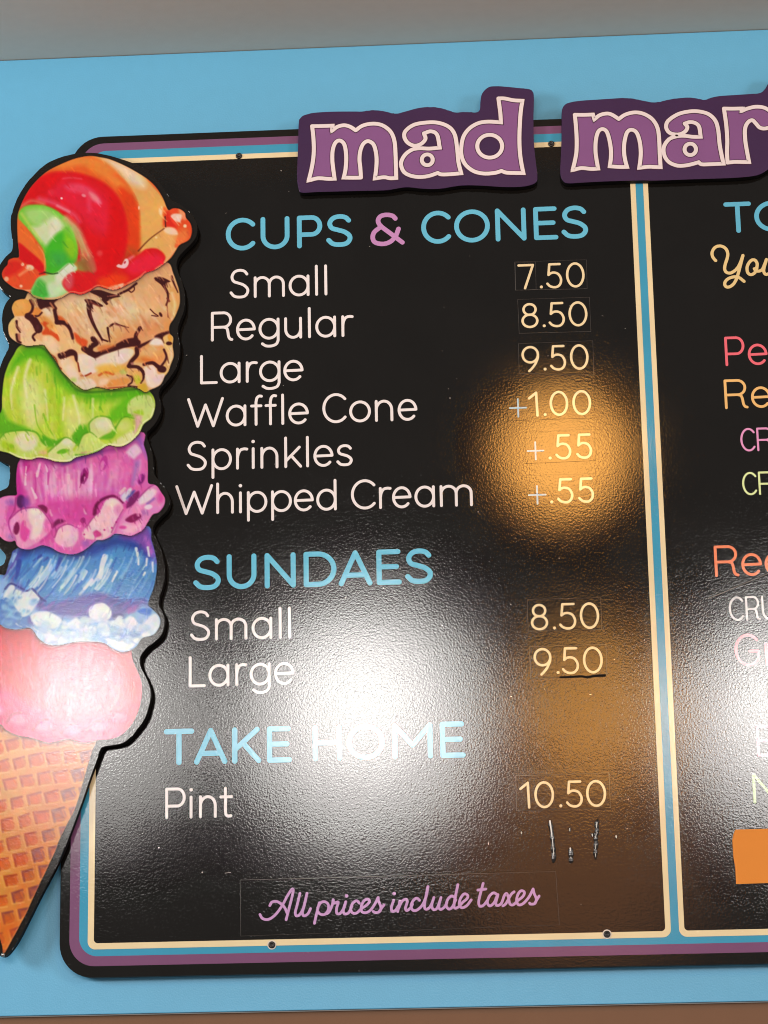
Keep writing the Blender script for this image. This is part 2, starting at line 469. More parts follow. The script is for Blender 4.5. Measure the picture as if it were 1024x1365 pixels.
def paint_artwork():
    C = Canvas()
    shapes = [('waffle_cone', S_CONE), ('cherry', S_CHERRY), ('blue', S_BLUE), ('pink', S_PINK), ('lime', S_LIME), ('caramel', S_CARAMEL), ('rainbow', S_RAINBOW)]
    label = np.full((AH, AW), -1)
    masks = {}
    union = np.full((AH, AW), 1e9)
    sds = []
    for k, (n, o) in enumerate(shapes):
        d, X, Y = full_mask(catmull(o, 5, True))
        sds.append(d)
        masks[n] = np.clip(0.5 - d / 1.4, 0, 1)
        label[d < 0] = k
        union = np.minimum(union, d)
    near = (union < 2.6) & (label < 0)
    label[near] = np.argmin(np.stack(sds), 0)[near]

    def clip(n): C.clip = masks[n]
    def streaks(n, spots, cols, ln, w, bend, a=(0.35, 0.8), seed=1, dirx=0.0, soft=1.1):
        """loose brush strokes: spots() gives start points, strokes run down with a bend"""
        r = np.random.RandomState(seed)
        for _ in range(n):
            x, y = spots(r)
            L = r.uniform(*ln)
            bx = bend(x, y)
            ww = r.uniform(*w)
            p = [(x + (bx * t * t + dirx * t) * L, y + t * L) for t in (0, .25, .5, .75, 1)]
            C.line(p, ww * 0.5, cols[r.randint(len(cols))], soft, r.uniform(*a), ww * r.uniform(0.2, 0.9))
    P, Ln, B = C.poly, C.line, C.blob
    Z8 = lambda pts: zc(0, 540, 4.655, pts)

    # ---- waffle cone
    clip('waffle_cone')
    P(S_CONE, '#d89350', 1)
    P([(60, 960), (135, 960), (120, 1020), (60, 1150), (20, 1240), (4, 1275), (18, 1200), (50, 1080)], '#c9743c', 22, 0.7)
    for j in range(-8, 10):
        for i in range(-7, 7):
            s = 24.3 if j < 0 else 21.6
            cx = 18.8 + i * (23.4 - 0.25 * abs(j)) + j * 9.3
            cy = 1124 - i * 6.0 + j * s + 0.5 * i * i * (1 if i > 0 else 0.4)
            k = 1.0 - 0.03 * max(j, 0)
            r = art_rng.uniform(-1, 1, 10)
            w, h = (8.6 + r[8]) * k, (7.6 + r[9]) * k
            q = [(-w + r[0], -h + 2 + r[1]), (w - 2 + r[2], -h - 1 + r[3]), (w + 2 + r[4], h - 2 + r[5]), (-w + 3 + r[6], h + 1 + r[7])]
            q = [(cx + x, cy + y) for x, y in q]
            def rounded(q, m=0.28):
                o = []
                for z in range(4):
                    a, b, c = q[z - 1], q[z], q[(z + 1) % 4]
                    o.append((b[0] + (a[0] - b[0]) * m, b[1] + (a[1] - b[1]) * m))
                    o.append((b[0] + (c[0] - b[0]) * m, b[1] + (c[1] - b[1]) * m))
                return o
            edge = (cx > 60 - (cy - 1100) * 0.42)
            tone = ['#c25f2a', '#bf5a28', '#c86832'][art_rng.randint(3)] if not edge else ['#a05a44', '#94565a', '#ab5f3c'][art_rng.randint(3)]
            P(rounded(q), tone, 1.2, 0.95)
            Ln([q[3], q[0], q[1]], 3.0, '#9c3f1c' if not edge else '#7c4448', 1.2, 0.75, smooth=False)
            Ln([(q[1][0] - 2, q[1][1] + 3), (q[2][0] - 2, q[2][1] - 2), (q[3][0] + 3, q[3][1] - 2)], 2.2, '#dc7a36', 1.2, 0.6, smooth=False)
            B((cx - 1, cy + 1), 3.6, 3.2, '#d9702e', 3.0, 0.5)
            Ln([(q[3][0] - 3, q[3][1] + 2), (q[2][0] - 2, q[2][1] + 2.5)], 1.6, '#efb878', 1.2, 0.55, smooth=False)
            Ln([(q[0][0] - 3.5, q[0][1]), (q[3][0] - 3.5, q[3][1])], 1.6, '#eab06c', 1.2, 0.45, smooth=False)
    P([(2, 1274), (-4, 1230), (6, 1225), (24, 1230), (16, 1250)], '#dc6a26', 8, 0.55)
    Ln([(-80, 1030), (-40, 1140), (1, 1262)], 3, '#b06030', 2, 0.7)
    Ln([(126, 1000), (100, 1078), (70, 1142), (35, 1217), (6, 1270)], 2.0, '#e8a878', 1.2, 0.5)

    # ---- cherry scoop
    clip('cherry')
    P(S_CHERRY, '#cf4664', 1)
    P([(-40, 830), (50, 838), (70, 860), (62, 900), (30, 935), (-40, 950)], '#c21c34', 12)
    P([(70, 862), (170, 868), (182, 915), (165, 950), (110, 955), (70, 940), (56, 900)], '#dc6c84', 14)
    P([(150, 860), (176, 868), (186, 915), (176, 935), (165, 900)], '#e05560', 6, 0.8)
    streaks(120, lambda r: (r.uniform(-30, 160), r.uniform(840, 930)), ['#e892a4', '#c4304e', '#e0607a', '#d44466', '#eeb0bc'], (16, 44), (4, 9), lambda x, y: (60 - x) * 0.004, seed=3, soft=2.0, a=(.25, .6))
    P([(-40, 930), (10, 918), (40, 938), (90, 960), (150, 955), (150, 1000), (-40, 1000)], '#dc5c92', 8, 0.75)
    for x, y, r0 in ((-6, 950, 20), (26, 962, 17), (62, 972, 18), (98, 976, 16), (132, 972, 15), (160, 958, 14)):
        B((x, y), r0, r0 * .7, '#c43c74', 4, 0.6); B((x - 2, y - 3), r0 * .7, r0 * .45, '#eaa0bc', 4, 0.65)
        Ln([(x - r0, y + 1), (x - r0 * .5, y - r0 * .6), (x + 3, y - r0 * .72)], 2.4, '#8c1c44', 1.4, 0.6)

    # ---- blue scoop
    clip('blue')
    P(S_BLUE, '#5a92cc', 1)
    P([(15, 735), (60, 722), (120, 725), (190, 705), (205, 735), (200, 745), (160, 728), (110, 745), (60, 735), (30, 745)], '#37529f', 5)
    P([(5, 770), (14, 742), (26, 735), (24, 770), (30, 790), (10, 782)], '#6a55a8', 5, 0.85)
    P([(160, 716), (195, 702), (206, 730), (208, 750), (196, 738), (180, 722)], '#8b5cb4', 4, 0.85)
    P(zc(110, 700, 8.033, [(690, 230), (660, 120), (700, 140), (760, 290), (740, 330)]), '#b878c8', 2.5, 0.8)
    streaks(150, lambda r: (r.uniform(14, 208), r.uniform(733, 782)), ['#8cbde0', '#4a7cc4', '#3c62b2', '#6ea6d8', '#9ccae6', '#5088cc'], (14, 38), (2.0, 5.0), lambda x, y: -0.35 + 0.1 * (x > 150), seed=7, dirx=-0.32)
    streaks(26, lambda r: (r.uniform(55, 150), r.uniform(742, 768)), ['#c8dfee', '#dbe8f0', '#b6d6ec'], (16, 34), (2.2, 6.0), lambda x, y: -0.3, seed=9, dirx=-0.35, a=(0.7, 1))
    for p, w in (([(575, 250), (595, 330), (600, 420)], 5.5), ([(690, 360), (685, 430)], 4), ([(670, 510), (655, 535)], 4.5), ([(700, 240), (715, 330)], 4.5), ([(750, 400), (755, 500)], 4), ([(370, 500), (320, 600)], 4.5), ([(240, 340), (210, 440), (190, 560)], 11), ([(40, 500), (0, 580)], 6), ([(100, 590), (20, 680)], 7)):
        Ln(zc(110, 700, 8.033, p), w * .7, '#e3edf2', 0.9, 0.9, w * .5)
    for p, w in (([(175, 245), (145, 330)], 4), ([(700, 400), (620, 520)], 4), ([(580, 400), (470, 540), (440, 600)], 5), ([(480, 280), (380, 390)], 3), ([(960, 440), (900, 560)], 6.5)):
        Ln(zc(0, 710, 8.533, p), w, '#a9cfe8', 0.9, 0.85, w * .5)
    for p, w in (([(690, 300), (640, 430)], 6), ([(540, 290), (500, 320)], 4), ([(470, 260), (380, 320)], 4), ([(220, 330), (200, 460), (180, 520)], 7)):
        Ln(zc(0, 710, 8.533, p), w, '#3a4a9c', 1.2, 0.8, w * .4)
    P([(12, 778), (50, 795), (62, 805), (90, 800), (130, 790), (165, 800), (196, 800), (200, 825), (150, 836), (90, 832), (50, 830)], '#6459a2', 4, 0.9)
    streaks(60, lambda r: (r.uniform(45, 190), r.uniform(790, 815)), ['#54508f', '#7d5cae', '#4a74bc', '#8a6ab8'], (4, 12), (2, 4), lambda x, y: -1.0, seed=13, dirx=-.6)
    P([(-30, 790), (2, 770), (20, 780), (50, 812), (90, 822), (150, 826), (190, 806), (216, 822), (210, 846), (190, 852), (165, 872), (130, 860), (60, 862), (0, 840), (-30, 830)], '#8fb4dc', 5)
    P(zc(0, 710, 8.533, [(0, 740), (90, 750), (200, 880), (330, 960), (330, 1080), (180, 1100), (-200, 1060), (-200, 800)]), '#557fc2', 2.5)
    P(zc(0, 710, 8.533, [(30, 850), (120, 860), (230, 940), (200, 990), (110, 960), (60, 940)]), '#7fb2dc', 2)
    P(zc(0, 710, 8.533, [(330, 950), (400, 1000), (380, 1050), (320, 1020)]), '#5c5aa6', 2, .8)
    P(zc(0, 710, 8.533, [(40, 720), (110, 610), (160, 590), (180, 640), (290, 672), (350, 650), (450, 740), (390, 860), (300, 950), (230, 940), (170, 840), (110, 750)]), '#d9e2ea', 1.2)
    P(zc(0, 710, 8.533, [(90, 720), (170, 660), (200, 760), (190, 820), (130, 760)]), '#a8c8e0', 2, .8)
    Ln(zc(0, 710, 8.533, [(60, 640), (130, 580), (300, 660), (370, 640), (470, 750), (520, 780)]), 2.6, '#3c3a80', 1.0, 0.85)
    P(zc(0, 710, 8.533, [(360, 930), (520, 895), (640, 940), (705, 1000), (640, 1070), (500, 1090), (380, 1030)]), '#e4ecf1', 1.4)
    P(zc(0, 710, 8.533, [(720, 1060), (800, 1010), (870, 968), (930, 1020), (1020, 1050), (900, 1100)]), '#dfe8f0', 1.6)
    P(zc(0, 710, 8.533, [(420, 1160), (560, 1130), (760, 1160), (1000, 1150), (1000, 1260), (700, 1270), (450, 1240)]), '#d2e0ec', 4)
    P(zc(110, 700, 8.033, [(65, 920), (90, 870), (160, 838), (240, 840), (312, 920), (290, 1000), (180, 1040), (90, 1000)]), '#e6edf1', 1.3)
    P(zc(110, 700, 8.033, [(430, 1060), (500, 975), (560, 1000), (590, 1060), (500, 1100)]), '#dfe8ee', 1.5)
    P(zc(110, 700, 8.033, [(650, 1050), (720, 980), (790, 950), (832, 1040), (790, 1140), (700, 1180), (650, 1130)]), '#d6e2ec', 1.6)
    P(zc(110, 700, 8.033, [(590, 920), (650, 890), (740, 900), (720, 960), (640, 950)]), '#3f74c8', 1.6)
    P(zc(110, 700, 8.033, [(320, 1160), (480, 1170), (620, 1170), (520, 1210), (380, 1210)]), '#6f88c0', 2, .8)
    P(zc(110, 700, 8.033, [(250, 1215), (450, 1230), (640, 1200), (560, 1290), (470, 1345), (360, 1330), (280, 1260)]), '#dbe6ee', 1.8)
    P(zc(110, 700, 8.033, [(330, 960), (420, 950), (450, 1010), (400, 1060), (340, 1010)]), '#4c4684', 1.6, .9)
    P(zc(110, 700, 8.033, [(500, 880), (600, 860), (560, 930), (480, 940)]), '#a05cae', 2, .7)
    streaks(50, lambda r: (r.uniform(20, 205), r.uniform(825, 855)), ['#c8dcec', '#86acd8', '#f0f4f6', '#7a9ad0'], (3, 9), (2, 4), lambda x, y: 1.0, seed=17, dirx=.8, a=(.3, .7))

    r = np.random.RandomState(77)
    for _ in range(70):
        t = r.uniform(0, 1)
        x = 48 + 160 * t
        y = 838 + 14 * math.sin(t * 9) * 0.4 + r.uniform(-13, 12)
        q = r.uniform(2.5, 6.5)
        B((x + 1, y + 2), q, q * .8, ['#7f9fd2', '#90aedb'][r.randint(2)], 2, .5)
        B((x, y), q, q * r.uniform(.6, .9), ['#cfdfec', '#e6eef2', '#b5cfe6', '#dbe6ee'][r.randint(4)], 1.8, .75)
    for _ in range(26):
        x, y = r.uniform(2, 48), r.uniform(795, 832)
        q = r.uniform(2.5, 5.5)
        B((x, y), q, q * .7, ['#6f9fd4', '#8fbce2', '#4a74ba', '#a9cbe6'][r.randint(4)], 1.8, .7)
    # ---- pink scoop
    clip('pink')
    P(S_PINK, '#d774b4', 1)
    P([(22, 612), (40, 608), (36, 640), (34, 665), (20, 662), (20, 630)], '#c2409a', 5)
    P([(60, 640), (150, 625), (175, 640), (150, 660), (110, 668), (70, 655)], '#e39cc9', 10, .9)
    streaks(120, lambda r: (r.uniform(26, 190), r.uniform(612, 648)), ['#e8a8ce', '#cb58a6', '#ecc0da', '#d66cb0', '#e090c2', '#be4498'], (16, 44), (4, 10), lambda x, y: (110 - x) * 0.0022, seed=21, soft=2.2, a=(.25, .6))
    streaks(24, lambda r: (r.uniform(60, 125), r.uniform(620, 655)), ['#efc6de', '#eab2d4'], (20, 36), (3, 6), lambda x, y: (110 - x) * 0.0022, seed=23, a=(.5, .8), soft=1.8)
    P([(60, 668), (110, 662), (150, 660), (160, 680), (110, 700), (80, 690)], '#cd4f9c', 7, .75)
    for p, w in (([(300, 190), (290, 330), (290, 390)], 3.4), ([(460, 150), (420, 290)], 4.5), ([(360, 430), (410, 540)], 4.0), ([(520, 170), (540, 240)], 3)):
        Ln(zc(0, 600, 8.533, p), w * .5, '#f0c8de', .9, .9, w)
    for p, w in (([(330, 180), (300, 260)], 3), ([(400, 280), (410, 400), (400, 480)], 2), ([(560, 240), (545, 390)], 3)):
        Ln(zc(0, 600, 8.533, p), w, '#b43a8c', 1, .7, w * .4)
    P([(186, 578), (192, 592), (197, 612), (190, 600), (180, 588), (168, 594), (172, 588)], '#9468b8', 4, .9)
    P(zc(110, 580, 8.533, [(500, 190), (590, 105), (640, 130), (665, 190), (620, 240), (580, 270), (520, 220)]), '#eccbe0', 2.0, .95)
    Ln(zc(110, 580, 8.533, [(620, 320), (600, 420), (570, 560)]), 7, '#9a84c4', 3, .75, 4)
    P(zc(110, 580, 8.533, [(440, 690), (540, 600), (560, 640), (500, 740), (460, 750)]), '#d9d2ea', 1.6, .95)
    Ln(zc(110, 580, 8.533, [(430, 660), (480, 610)]), 4, '#f0c4d4', 1, .9)
    Ln([(26, 612), (52, 611), (80, 617), (100, 612), (130, 603), (165, 597)], 6, '#94408e', 3, .75)
    Ln([(84, 618), (118, 607), (135, 602)], 4, '#6a4a9a', 2.5, .7)
    # seeds and hollows
    B(zc(0, 600, 8.533, [(960, 290)])[0], 4.8, 11, '#8e2070', 1.2, .95, .25); B(zc(0, 600, 8.533, [(945, 320)])[0], 2.4, 7, '#6a1450', 1, .9, .3); Ln(zc(0, 600, 8.533, [(965, 310), (950, 370)]), 2, '#d888b8', .8)
    B(zc(110, 580, 8.533, [(240, 320)])[0], 5, 10.5, '#b84496', 1.2, .9, .25); B(zc(110, 580, 8.533, [(225, 345)])[0], 2.6, 6.5, '#e08cbc', 1, .9, .2)
    B(zc(110, 580, 8.533, [(672, 500)])[0], 3.8, 7.6, '#7c2a74', 1.3, .9, .4); B(zc(110, 580, 8.533, [(655, 480)])[0], 2.2, 4.0, '#b8509c', 1, .9, .4)
    B(zc(0, 600, 8.533, [(238, 585)])[0], 6, 9, '#54245e', 1.6, .95); B(zc(0, 600, 8.533, [(300, 590)])[0], 5, 7, '#7c4a9a', 3, .8)
    # fringe lumps
    P(zc(0, 600, 8.533, [(-120, 700), (-60, 590), (0, 555), (100, 525), (180, 540), (160, 680), (95, 820), (140, 990), (60, 1030), (0, 985), (-80, 900)]), '#e391c4', 1.6)
    P(zc(0, 600, 8.533, [(90, 640), (160, 610), (180, 680), (120, 760), (80, 860), (60, 780)]), '#cf58a6', 2.5, .8)
    B(zc(0, 600, 8.533, [(120, 590)])[0], 5.5, 4, '#8a62b0', 3, .7); B(zc(0, 600, 8.533, [(120, 985)])[0], 5, 4, '#8e70b8', 3, .6)
    P(zc(0, 600, 8.533, [(130, 770), (230, 685), (330, 660), (440, 665), (520, 740), (590, 850), (575, 930), (490, 1010), (390, 1070), (290, 1120), (200, 1090), (180, 990), (120, 900)]), '#e6a3c9', 1.4)
    P(zc(0, 600, 8.533, [(320, 690), (380, 660), (450, 680), (510, 750), (490, 880), (430, 990), (350, 1010), (370, 880), (330, 790)]), '#efd6d8', 2)
    B(zc(0, 600, 8.533, [(400, 700)])[0], 6, 4.5, '#f3e6d8', 2, .9); B(zc(0, 600, 8.533, [(540, 860)])[0], 5, 9, '#d86eae', 2.5, .8)
    P(zc(0, 600, 8.533, [(240, 840), (280, 800), (300, 870), (340, 930), (290, 1040), (230, 980)]), '#cf54a2', 1.6, .9)
    B(zc(0, 600, 8.533, [(190, 890)])[0], 4.0, 8.5, '#741c52', 1.2, .95, .1)
    P(zc(0, 600, 8.533, [(430, 635), (490, 622), (540, 660), (530, 720), (490, 690)]), '#7a2558', 1.2, .95)
    P(zc(0, 600, 8.533, [(590, 850), (650, 790), (700, 785), (740, 810), (660, 850), (600, 890)]), '#742258', 1.5, .95)
    Ln(zc(0, 600, 8.533, [(560, 740), (600, 850), (560, 960), (470, 1040)]), 3.4, '#b03c8c', 2, .7)
    P(zc(0, 600, 8.533, [(480, 1050), (620, 900), (680, 860), (620, 1060), (520, 1090)]), '#cf5ba6', 3, .7)
    P(zc(0, 600, 8.533, [(625, 990), (670, 890), (770, 845), (870, 880), (890, 990), (830, 1090), (720, 1100), (640, 1060)]), '#ecbcd4', 1.8)
    B(zc(0, 600, 8.533, [(760, 950)])[0], 9, 7.5, '#f1cdd8', 4, .9)
    Ln(zc(0, 600, 8.533, [(630, 1080), (740, 1140), (860, 1130), (930, 1090)]), 4, '#d870b0', 2, .8)
    B(zc(0, 600, 8.533, [(945, 800)])[0], 3.2, 3.6, '#8c2a6c', 1, .9); B(zc(0, 600, 8.533, [(905, 865)])[0], 2.4, 1.8, '#f4b8da', .8)
    B(zc(0, 600, 8.533, [(985, 1060)])[0], 6, 5, '#9c66b4', 3, .75)
    Ln(zc(110, 580, 8.533, [(140, 900), (150, 820), (200, 750), (300, 700), (380, 700), (460, 770)]), 5.5, '#6c1a4c', 1.3, .92, 2)
    P(zc(110, 580, 8.533, [(500, 810), (545, 700), (640, 635), (640, 720), (590, 780), (520, 830)]), '#7a2866', 1.3, .95)
    P(zc(110, 580, 8.533, [(500, 720), (560, 640), (600, 630), (560, 690)]), '#55589c', 1.5, .9)
    P(zc(110, 580, 8.533, [(640, 710), (750, 605), (820, 565), (880, 640), (940, 720), (920, 800), (860, 875), (800, 905), (740, 1000), (690, 1065), (560, 1145), (400, 1130), (420, 1000), (500, 850), (580, 800)]), '#e294c6', 1.4)
    P(zc(110, 580, 8.533, [(650, 725), (750, 620), (840, 630), (800, 710), (740, 760), (650, 790)]), '#ecd0de', 1.8)
    B(zc(110, 580, 8.533, [(890, 710)])[0], 4.5, 7, '#d65aa8', 2.5, .8); Ln(zc(110, 580, 8.533, [(740, 780), (820, 720)]), 3, '#8a6ab4', 1.5, .8); B(zc(110, 580, 8.533, [(750, 818)])[0], 5.4, 3.2, '#f0dcee', 1.2, .95, -.2)
    B(zc(110, 580, 8.533, [(705, 880)])[0], 5, 4, '#a870ba', 2, .7)
    P(zc(110, 580, 8.533, [(488, 970), (530, 925), (620, 888), (675, 920), (630, 965), (560, 995)]), '#7e1e5a', 1.2, .95)
    P(zc(110, 580, 8.533, [(470, 1010), (600, 1020), (680, 980), (640, 1070), (540, 1120), (440, 1080)]), '#efc4d8', 2.4, .8)
    P(zc(110, 580, 8.533, [(45, 1045), (130, 930), (200, 870), (255, 760), (340, 718), (430, 765), (460, 850), (400, 960), (350, 1100), (260, 1175), (140, 1190), (30, 1170), (0, 1110)]), '#efc3d4', 1.4)
    B(zc(110, 580, 8.533, [(340, 770)])[0], 8, 5, '#f4dcd8', 2.5, .9); B(zc(110, 580, 8.533, [(410, 850)])[0], 5, 7, '#dc86bc', 3, .7)
    P(zc(110, 580, 8.533, [(120, 1110), (170, 1080), (220, 1135), (160, 1160)]), '#c2488c', 1.4, .95); B(zc(110, 580, 8.533, [(460, 1050)])[0], 5, 2.4, '#d0509a', 1.4, .9)
    for x, y in ((335, 1055), (250, 1078), (20, 1130), (385, 990)): B(zc(110, 580, 8.533, [(x, y)])[0], 1.3, 1.3, '#c04890', .8)
    streaks(26, lambda r: (r.uniform(0, 205), r.uniform(676, 722)), ['#f2d4de', '#d068ac', '#e8a4cc'], (3, 9), (2, 4.5), lambda x, y: .3, seed=29, a=(.25, .6))

    # ---- lime scoop
    clip('lime')
    P(S_LIME, '#b4cf4c', 1)
    streaks(150, lambda r: (r.uniform(2, 195), r.uniform(466, 545)), ['#c6dc66', '#a2cc36', '#d3e084', '#98c62c', '#bcd658'], (30, 80), (4, 11), lambda x, y: (95 - x) * 0.0015, seed=31, a=(.3, .6), soft=2.0)
    P([(10, 500), (20, 474), (40, 458), (66, 466), (90, 500), (112, 522), (190, 515), (196, 528), (150, 534), (110, 532), (80, 512), (60, 482), (36, 480)], '#5fae1e', 6, .95)
    streaks(40, lambda r: (r.uniform(34, 190), 474 + r.uniform(0, 12) + 42 * r.rand()), ['#62ae22', '#84c030', '#b4d850', '#549e1c'], (8, 26), (2, 4), lambda x, y: (95 - x) * 0.002, seed=33, a=(.3, .7))
    Ln([(36, 462), (60, 466), (84, 498), (106, 521), (150, 521), (192, 518)], 3, '#3f7c1a', 1.4, .8)
    P([(30, 512), (46, 504), (58, 530), (56, 560), (40, 572), (28, 545)], '#d8e29a', 8, .85); P([(84, 545), (104, 540), (120, 560), (114, 585), (92, 580)], '#d6df8e', 8, .85)
    for p, w in (([(40, 480), (33, 505), (36, 530)], 5), ([(86, 530), (84, 560)], 3), ([(98, 528), (106, 560), (104, 582)], 4), ([(24, 490), (15, 520), (16, 545)], 4), ([(124, 532), (124, 560)], 3), ([(60, 520), (64, 560)], 3)):
        Ln(p, w, '#e6ebb8', 1.6, .75, w * .5)
    for p, w in (([(58, 552), (66, 572), (74, 584)], 2.4), ([(46, 540), (50, 566), (62, 584)], 1.6), ([(96, 520), (104, 508)], 1.6)):
        Ln(p, w, '#72b024', 1, .8, w * .4)
    P([(-20, 560), (2, 545), (12, 560), (40, 572), (60, 585), (90, 592), (60, 596), (20, 580), (0, 580)], '#5fa626', 3, .9)
    P([(150, 545), (175, 525), (194, 525), (196, 540), (178, 556), (160, 560), (135, 575), (100, 592), (108, 570), (140, 558)], '#66b420', 4, .9)
    Z = lambda pts: zc(0, 540, 4.655, pts)
    P(Z([(500, 120), (540, 150), (560, 200), (520, 190), (470, 250), (440, 210)]), '#5aa822', 2, .9)
    P(Z([(-100, 220), (0, 200), (30, 170), (150, 158), (220, 172), (258, 220), (290, 260), (250, 300), (180, 332), (110, 322), (50, 297), (-60, 270)]), '#c2d674', 1.4)
    P(Z([(90, 210), (130, 172), (190, 175), (232, 220), (205, 275), (150, 285), (110, 250)]), '#e2e0ba', 2.4)
    P(Z([(20, 220), (60, 240), (100, 290), (60, 290), (10, 250)]), '#a4c832', 2.4, .9); B(Z([(70, 255)])[0], 3, 3, '#8cbc28', 1.6)
    P(Z([(265, 185), (330, 215), (400, 205), (350, 250), (285, 250), (250, 215)]), '#5ea626', 2)
    P(Z([(300, 320), (310, 280), (360, 240), (412, 203), (470, 240), (452, 280), (500, 320), (430, 352), (350, 348)]), '#cfdc96', 1.3)
    B(Z([(420, 230)])[0], 7, 4.5, '#e2e4c0', 2.4, .9); P(Z([(355, 290), (390, 272), (430, 280), (400, 300), (360, 302)]), '#6aaa2a', 1.1, .95)
    P(Z([(490, 240), (515, 190), (560, 172), (600, 200), (650, 235), (690, 240), (640, 272), (560, 300), (480, 312), (440, 330)]), '#c8db7e', 1.4)
    B(Z([(630, 140)])[0], 17, 15, '#cfdd92', 1.6); B(Z([(640, 118)])[0], 10, 7.5, '#e2e5c4', 4, .9)
    P(Z([(720, 140), (770, 80), (830, 85), (855, 150), (790, 242), (700, 252), (650, 232), (720, 190)]), '#b6d258', 1.6); B(Z([(770, 130)])[0], 9, 7, '#cfe088', 4, .8)
    P(Z([(640, 190), (690, 165), (715, 130), (720, 175), (690, 210), (620, 210)]), '#62aa24', 1.6, .9)
    P(Z([(690, 245), (760, 190), (850, 150), (800, 240), (730, 262)]), '#dfe2b4', 2.2, .85)
    P(Z([(790, 40), (800, -20), (860, -60), (930, -60), (962, -10), (950, 50), (900, 110), (860, 120), (870, 70), (810, 55)]), '#c9dc8a', 1.4)
    P(Z([(830, 40), (880, 30), (890, 60), (850, 60)]), '#9cc63c', 1.6, .9)
    P(Z([(830, 62), (880, 72), (862, 140), (830, 180), (838, 120)]), '#d9a4b0', 2.4, .85); B(Z([(270, 295)])[0], 6, 3, '#dcb89a', 2.4, .8); B(Z([(535, 300)])[0], 7, 2.4, '#c07a80', 1.6, .7)
    streaks(24, lambda r: (r.uniform(0, 200), r.uniform(578, 606)), ['#dfe8a8', '#9cc83a', '#eceec8'], (3, 8), (2, 4), lambda x, y: .4, seed=37, a=(.3, .7))
    Ln([(13, 603), (26, 609), (41, 611), (52, 608.5), (64, 610.5), (76, 613.5), (92, 613.5), (101, 608), (116, 604.6), (131, 599.6), (144, 592), (159, 593.6), (172, 588.5), (184, 577), (191, 564), (201, 556), (205, 545)], 1.8, '#f0f2c8', .9, .85)

    # ---- caramel and chocolate scoop
    clip('caramel')
    Z2 = lambda pts: zc(0, 370, 3.793, pts)
    Z5 = lambda pts: zc(0, 380, 7.877, pts)
    Z6 = lambda pts: zc(110, 380, 7.314, pts)
    Z7 = lambda pts: zc(60, 450, 5.39, pts)
    CH = '#45191a'
    P(S_CARAMEL, '#e0b185', 1)
    P(Z2([(300, 120), (420, 80), (560, 90), (700, 120), (760, 180), (650, 230), (560, 260), (500, 300), (400, 240), (340, 180)]), '#e7cbaa', 12, .9)
    P(Z2([(640, 220), (720, 230), (840, 200), (870, 250), (720, 330), (600, 340), (560, 320)]), '#d79a6c', 10, .85)
    P(Z2([(850, 60), (900, 60), (905, 180), (850, 270), (830, 250), (870, 150)]), '#dca066', 5, .9)
    Ln(Z2([(870, 80), (885, 140), (870, 210)]), 3, '#ecd8b4', 2, .8)
    streaks(70, lambda r: (r.uniform(80, 225), r.uniform(385, 430)), ['#ecd2b4', '#d8a274', '#e6c09a', '#cf9468'], (10, 30), (2.5, 6), lambda x, y: .35, seed=41, dirx=.35, a=(.2, .5))
    for p in ([(550, 280), (600, 340), (640, 440)], [(600, 350), (660, 430)], [(720, 380), (790, 420)], [(240, 260), (290, 310)]):
        Ln(Z6(p), 3, '#c47e56', 2, .6, 1)
    # fringe on the left
    P(Z5([(130, 230), (160, 170), (220, 148), (290, 150), (335, 200), (320, 260), (270, 315), (170, 325), (145, 290)]), '#e0a25c', 1)
    B(Z5([(215, 215)])[0], 8, 6, '#e7ae6c', 4, .8)
    P(Z5([(270, 140), (300, 85), (350, 120), (390, 150), (380, 190), (330, 170)]), '#e9bd8c', 1)
    P(Z5([(90, 420), (150, 340), (260, 330), (330, 370), (380, 500), (350, 540), (450, 600), (470, 640), (280, 640), (200, 610), (100, 530)]), '#ecc8a2', 1.2)
    P(Z5([(90, 420), (150, 345), (170, 420), (170, 560), (110, 530)]), '#e0c084', 2, .9)
    P(Z5([(430, 260), (500, 240), (560, 280), (590, 390), (640, 430), (740, 480), (770, 560), (850, 610), (900, 680), (960, 760), (980, 850), (840, 900), (800, 860), (620, 770), (480, 640), (450, 560), (540, 520)]), '#e9bf90', 1.2)
    P(Z5([(450, 250), (520, 245), (550, 300), (500, 320)]), '#f0dcc4', 2.4, .9)
    P(Z5([(340, 290), (380, 230), (430, 260), (420, 310), (360, 320)]), '#dd9450', 1.2)
    P(Z5([(400, 350), (470, 330), (560, 400), (560, 460), (480, 440)]), '#dd9a58', 2, .9)
    P(Z5([(430, 400), (470, 380), (510, 400), (490, 430), (560, 490), (610, 520), (620, 590), (540, 530), (470, 530), (440, 500), (470, 450)]), '#cb5428', 1.4, .95)
    P(Z5([(600, 320), (660, 340), (700, 400), (640, 390), (600, 370)]), '#d4602c', 1.6, .9)
    P(Z5([(780, 500), (860, 550), (920, 590), (900, 660), (860, 640), (800, 590)]), '#d2542a', 1.6, .9)
    P(Z5([(470, 530), (560, 560), (620, 660), (590, 720), (520, 690), (460, 610)]), '#f0d4b0', 2.6, .85)
    P(Z5([(640, 760), (740, 770), (790, 840), (830, 960), (730, 960), (640, 850)]), '#ecd2b4', 2, .9)
    P(Z5([(820, 730), (960, 740), (1030, 800), (1030, 900), (880, 940), (830, 850)]), '#ead9cc', 1.6)
    # chocolate, left
    P(Z5([(385, 150), (540, 150), (610, 150), (570, 190), (600, 240), (585, 262), (540, 230), (470, 240), (430, 255), (400, 215)]), CH, 1)
    Ln(Z5([(530, 190), (570, 250)]), 2.4, '#b87a5c', 1)
    Ln(Z5([(575, 265), (590, 340), (600, 390)]), 5, CH, 1); Ln(Z5([(600, 390), (680, 400), (735, 460), (765, 560)]), 6.5, CH, 1, 1, 3.4)
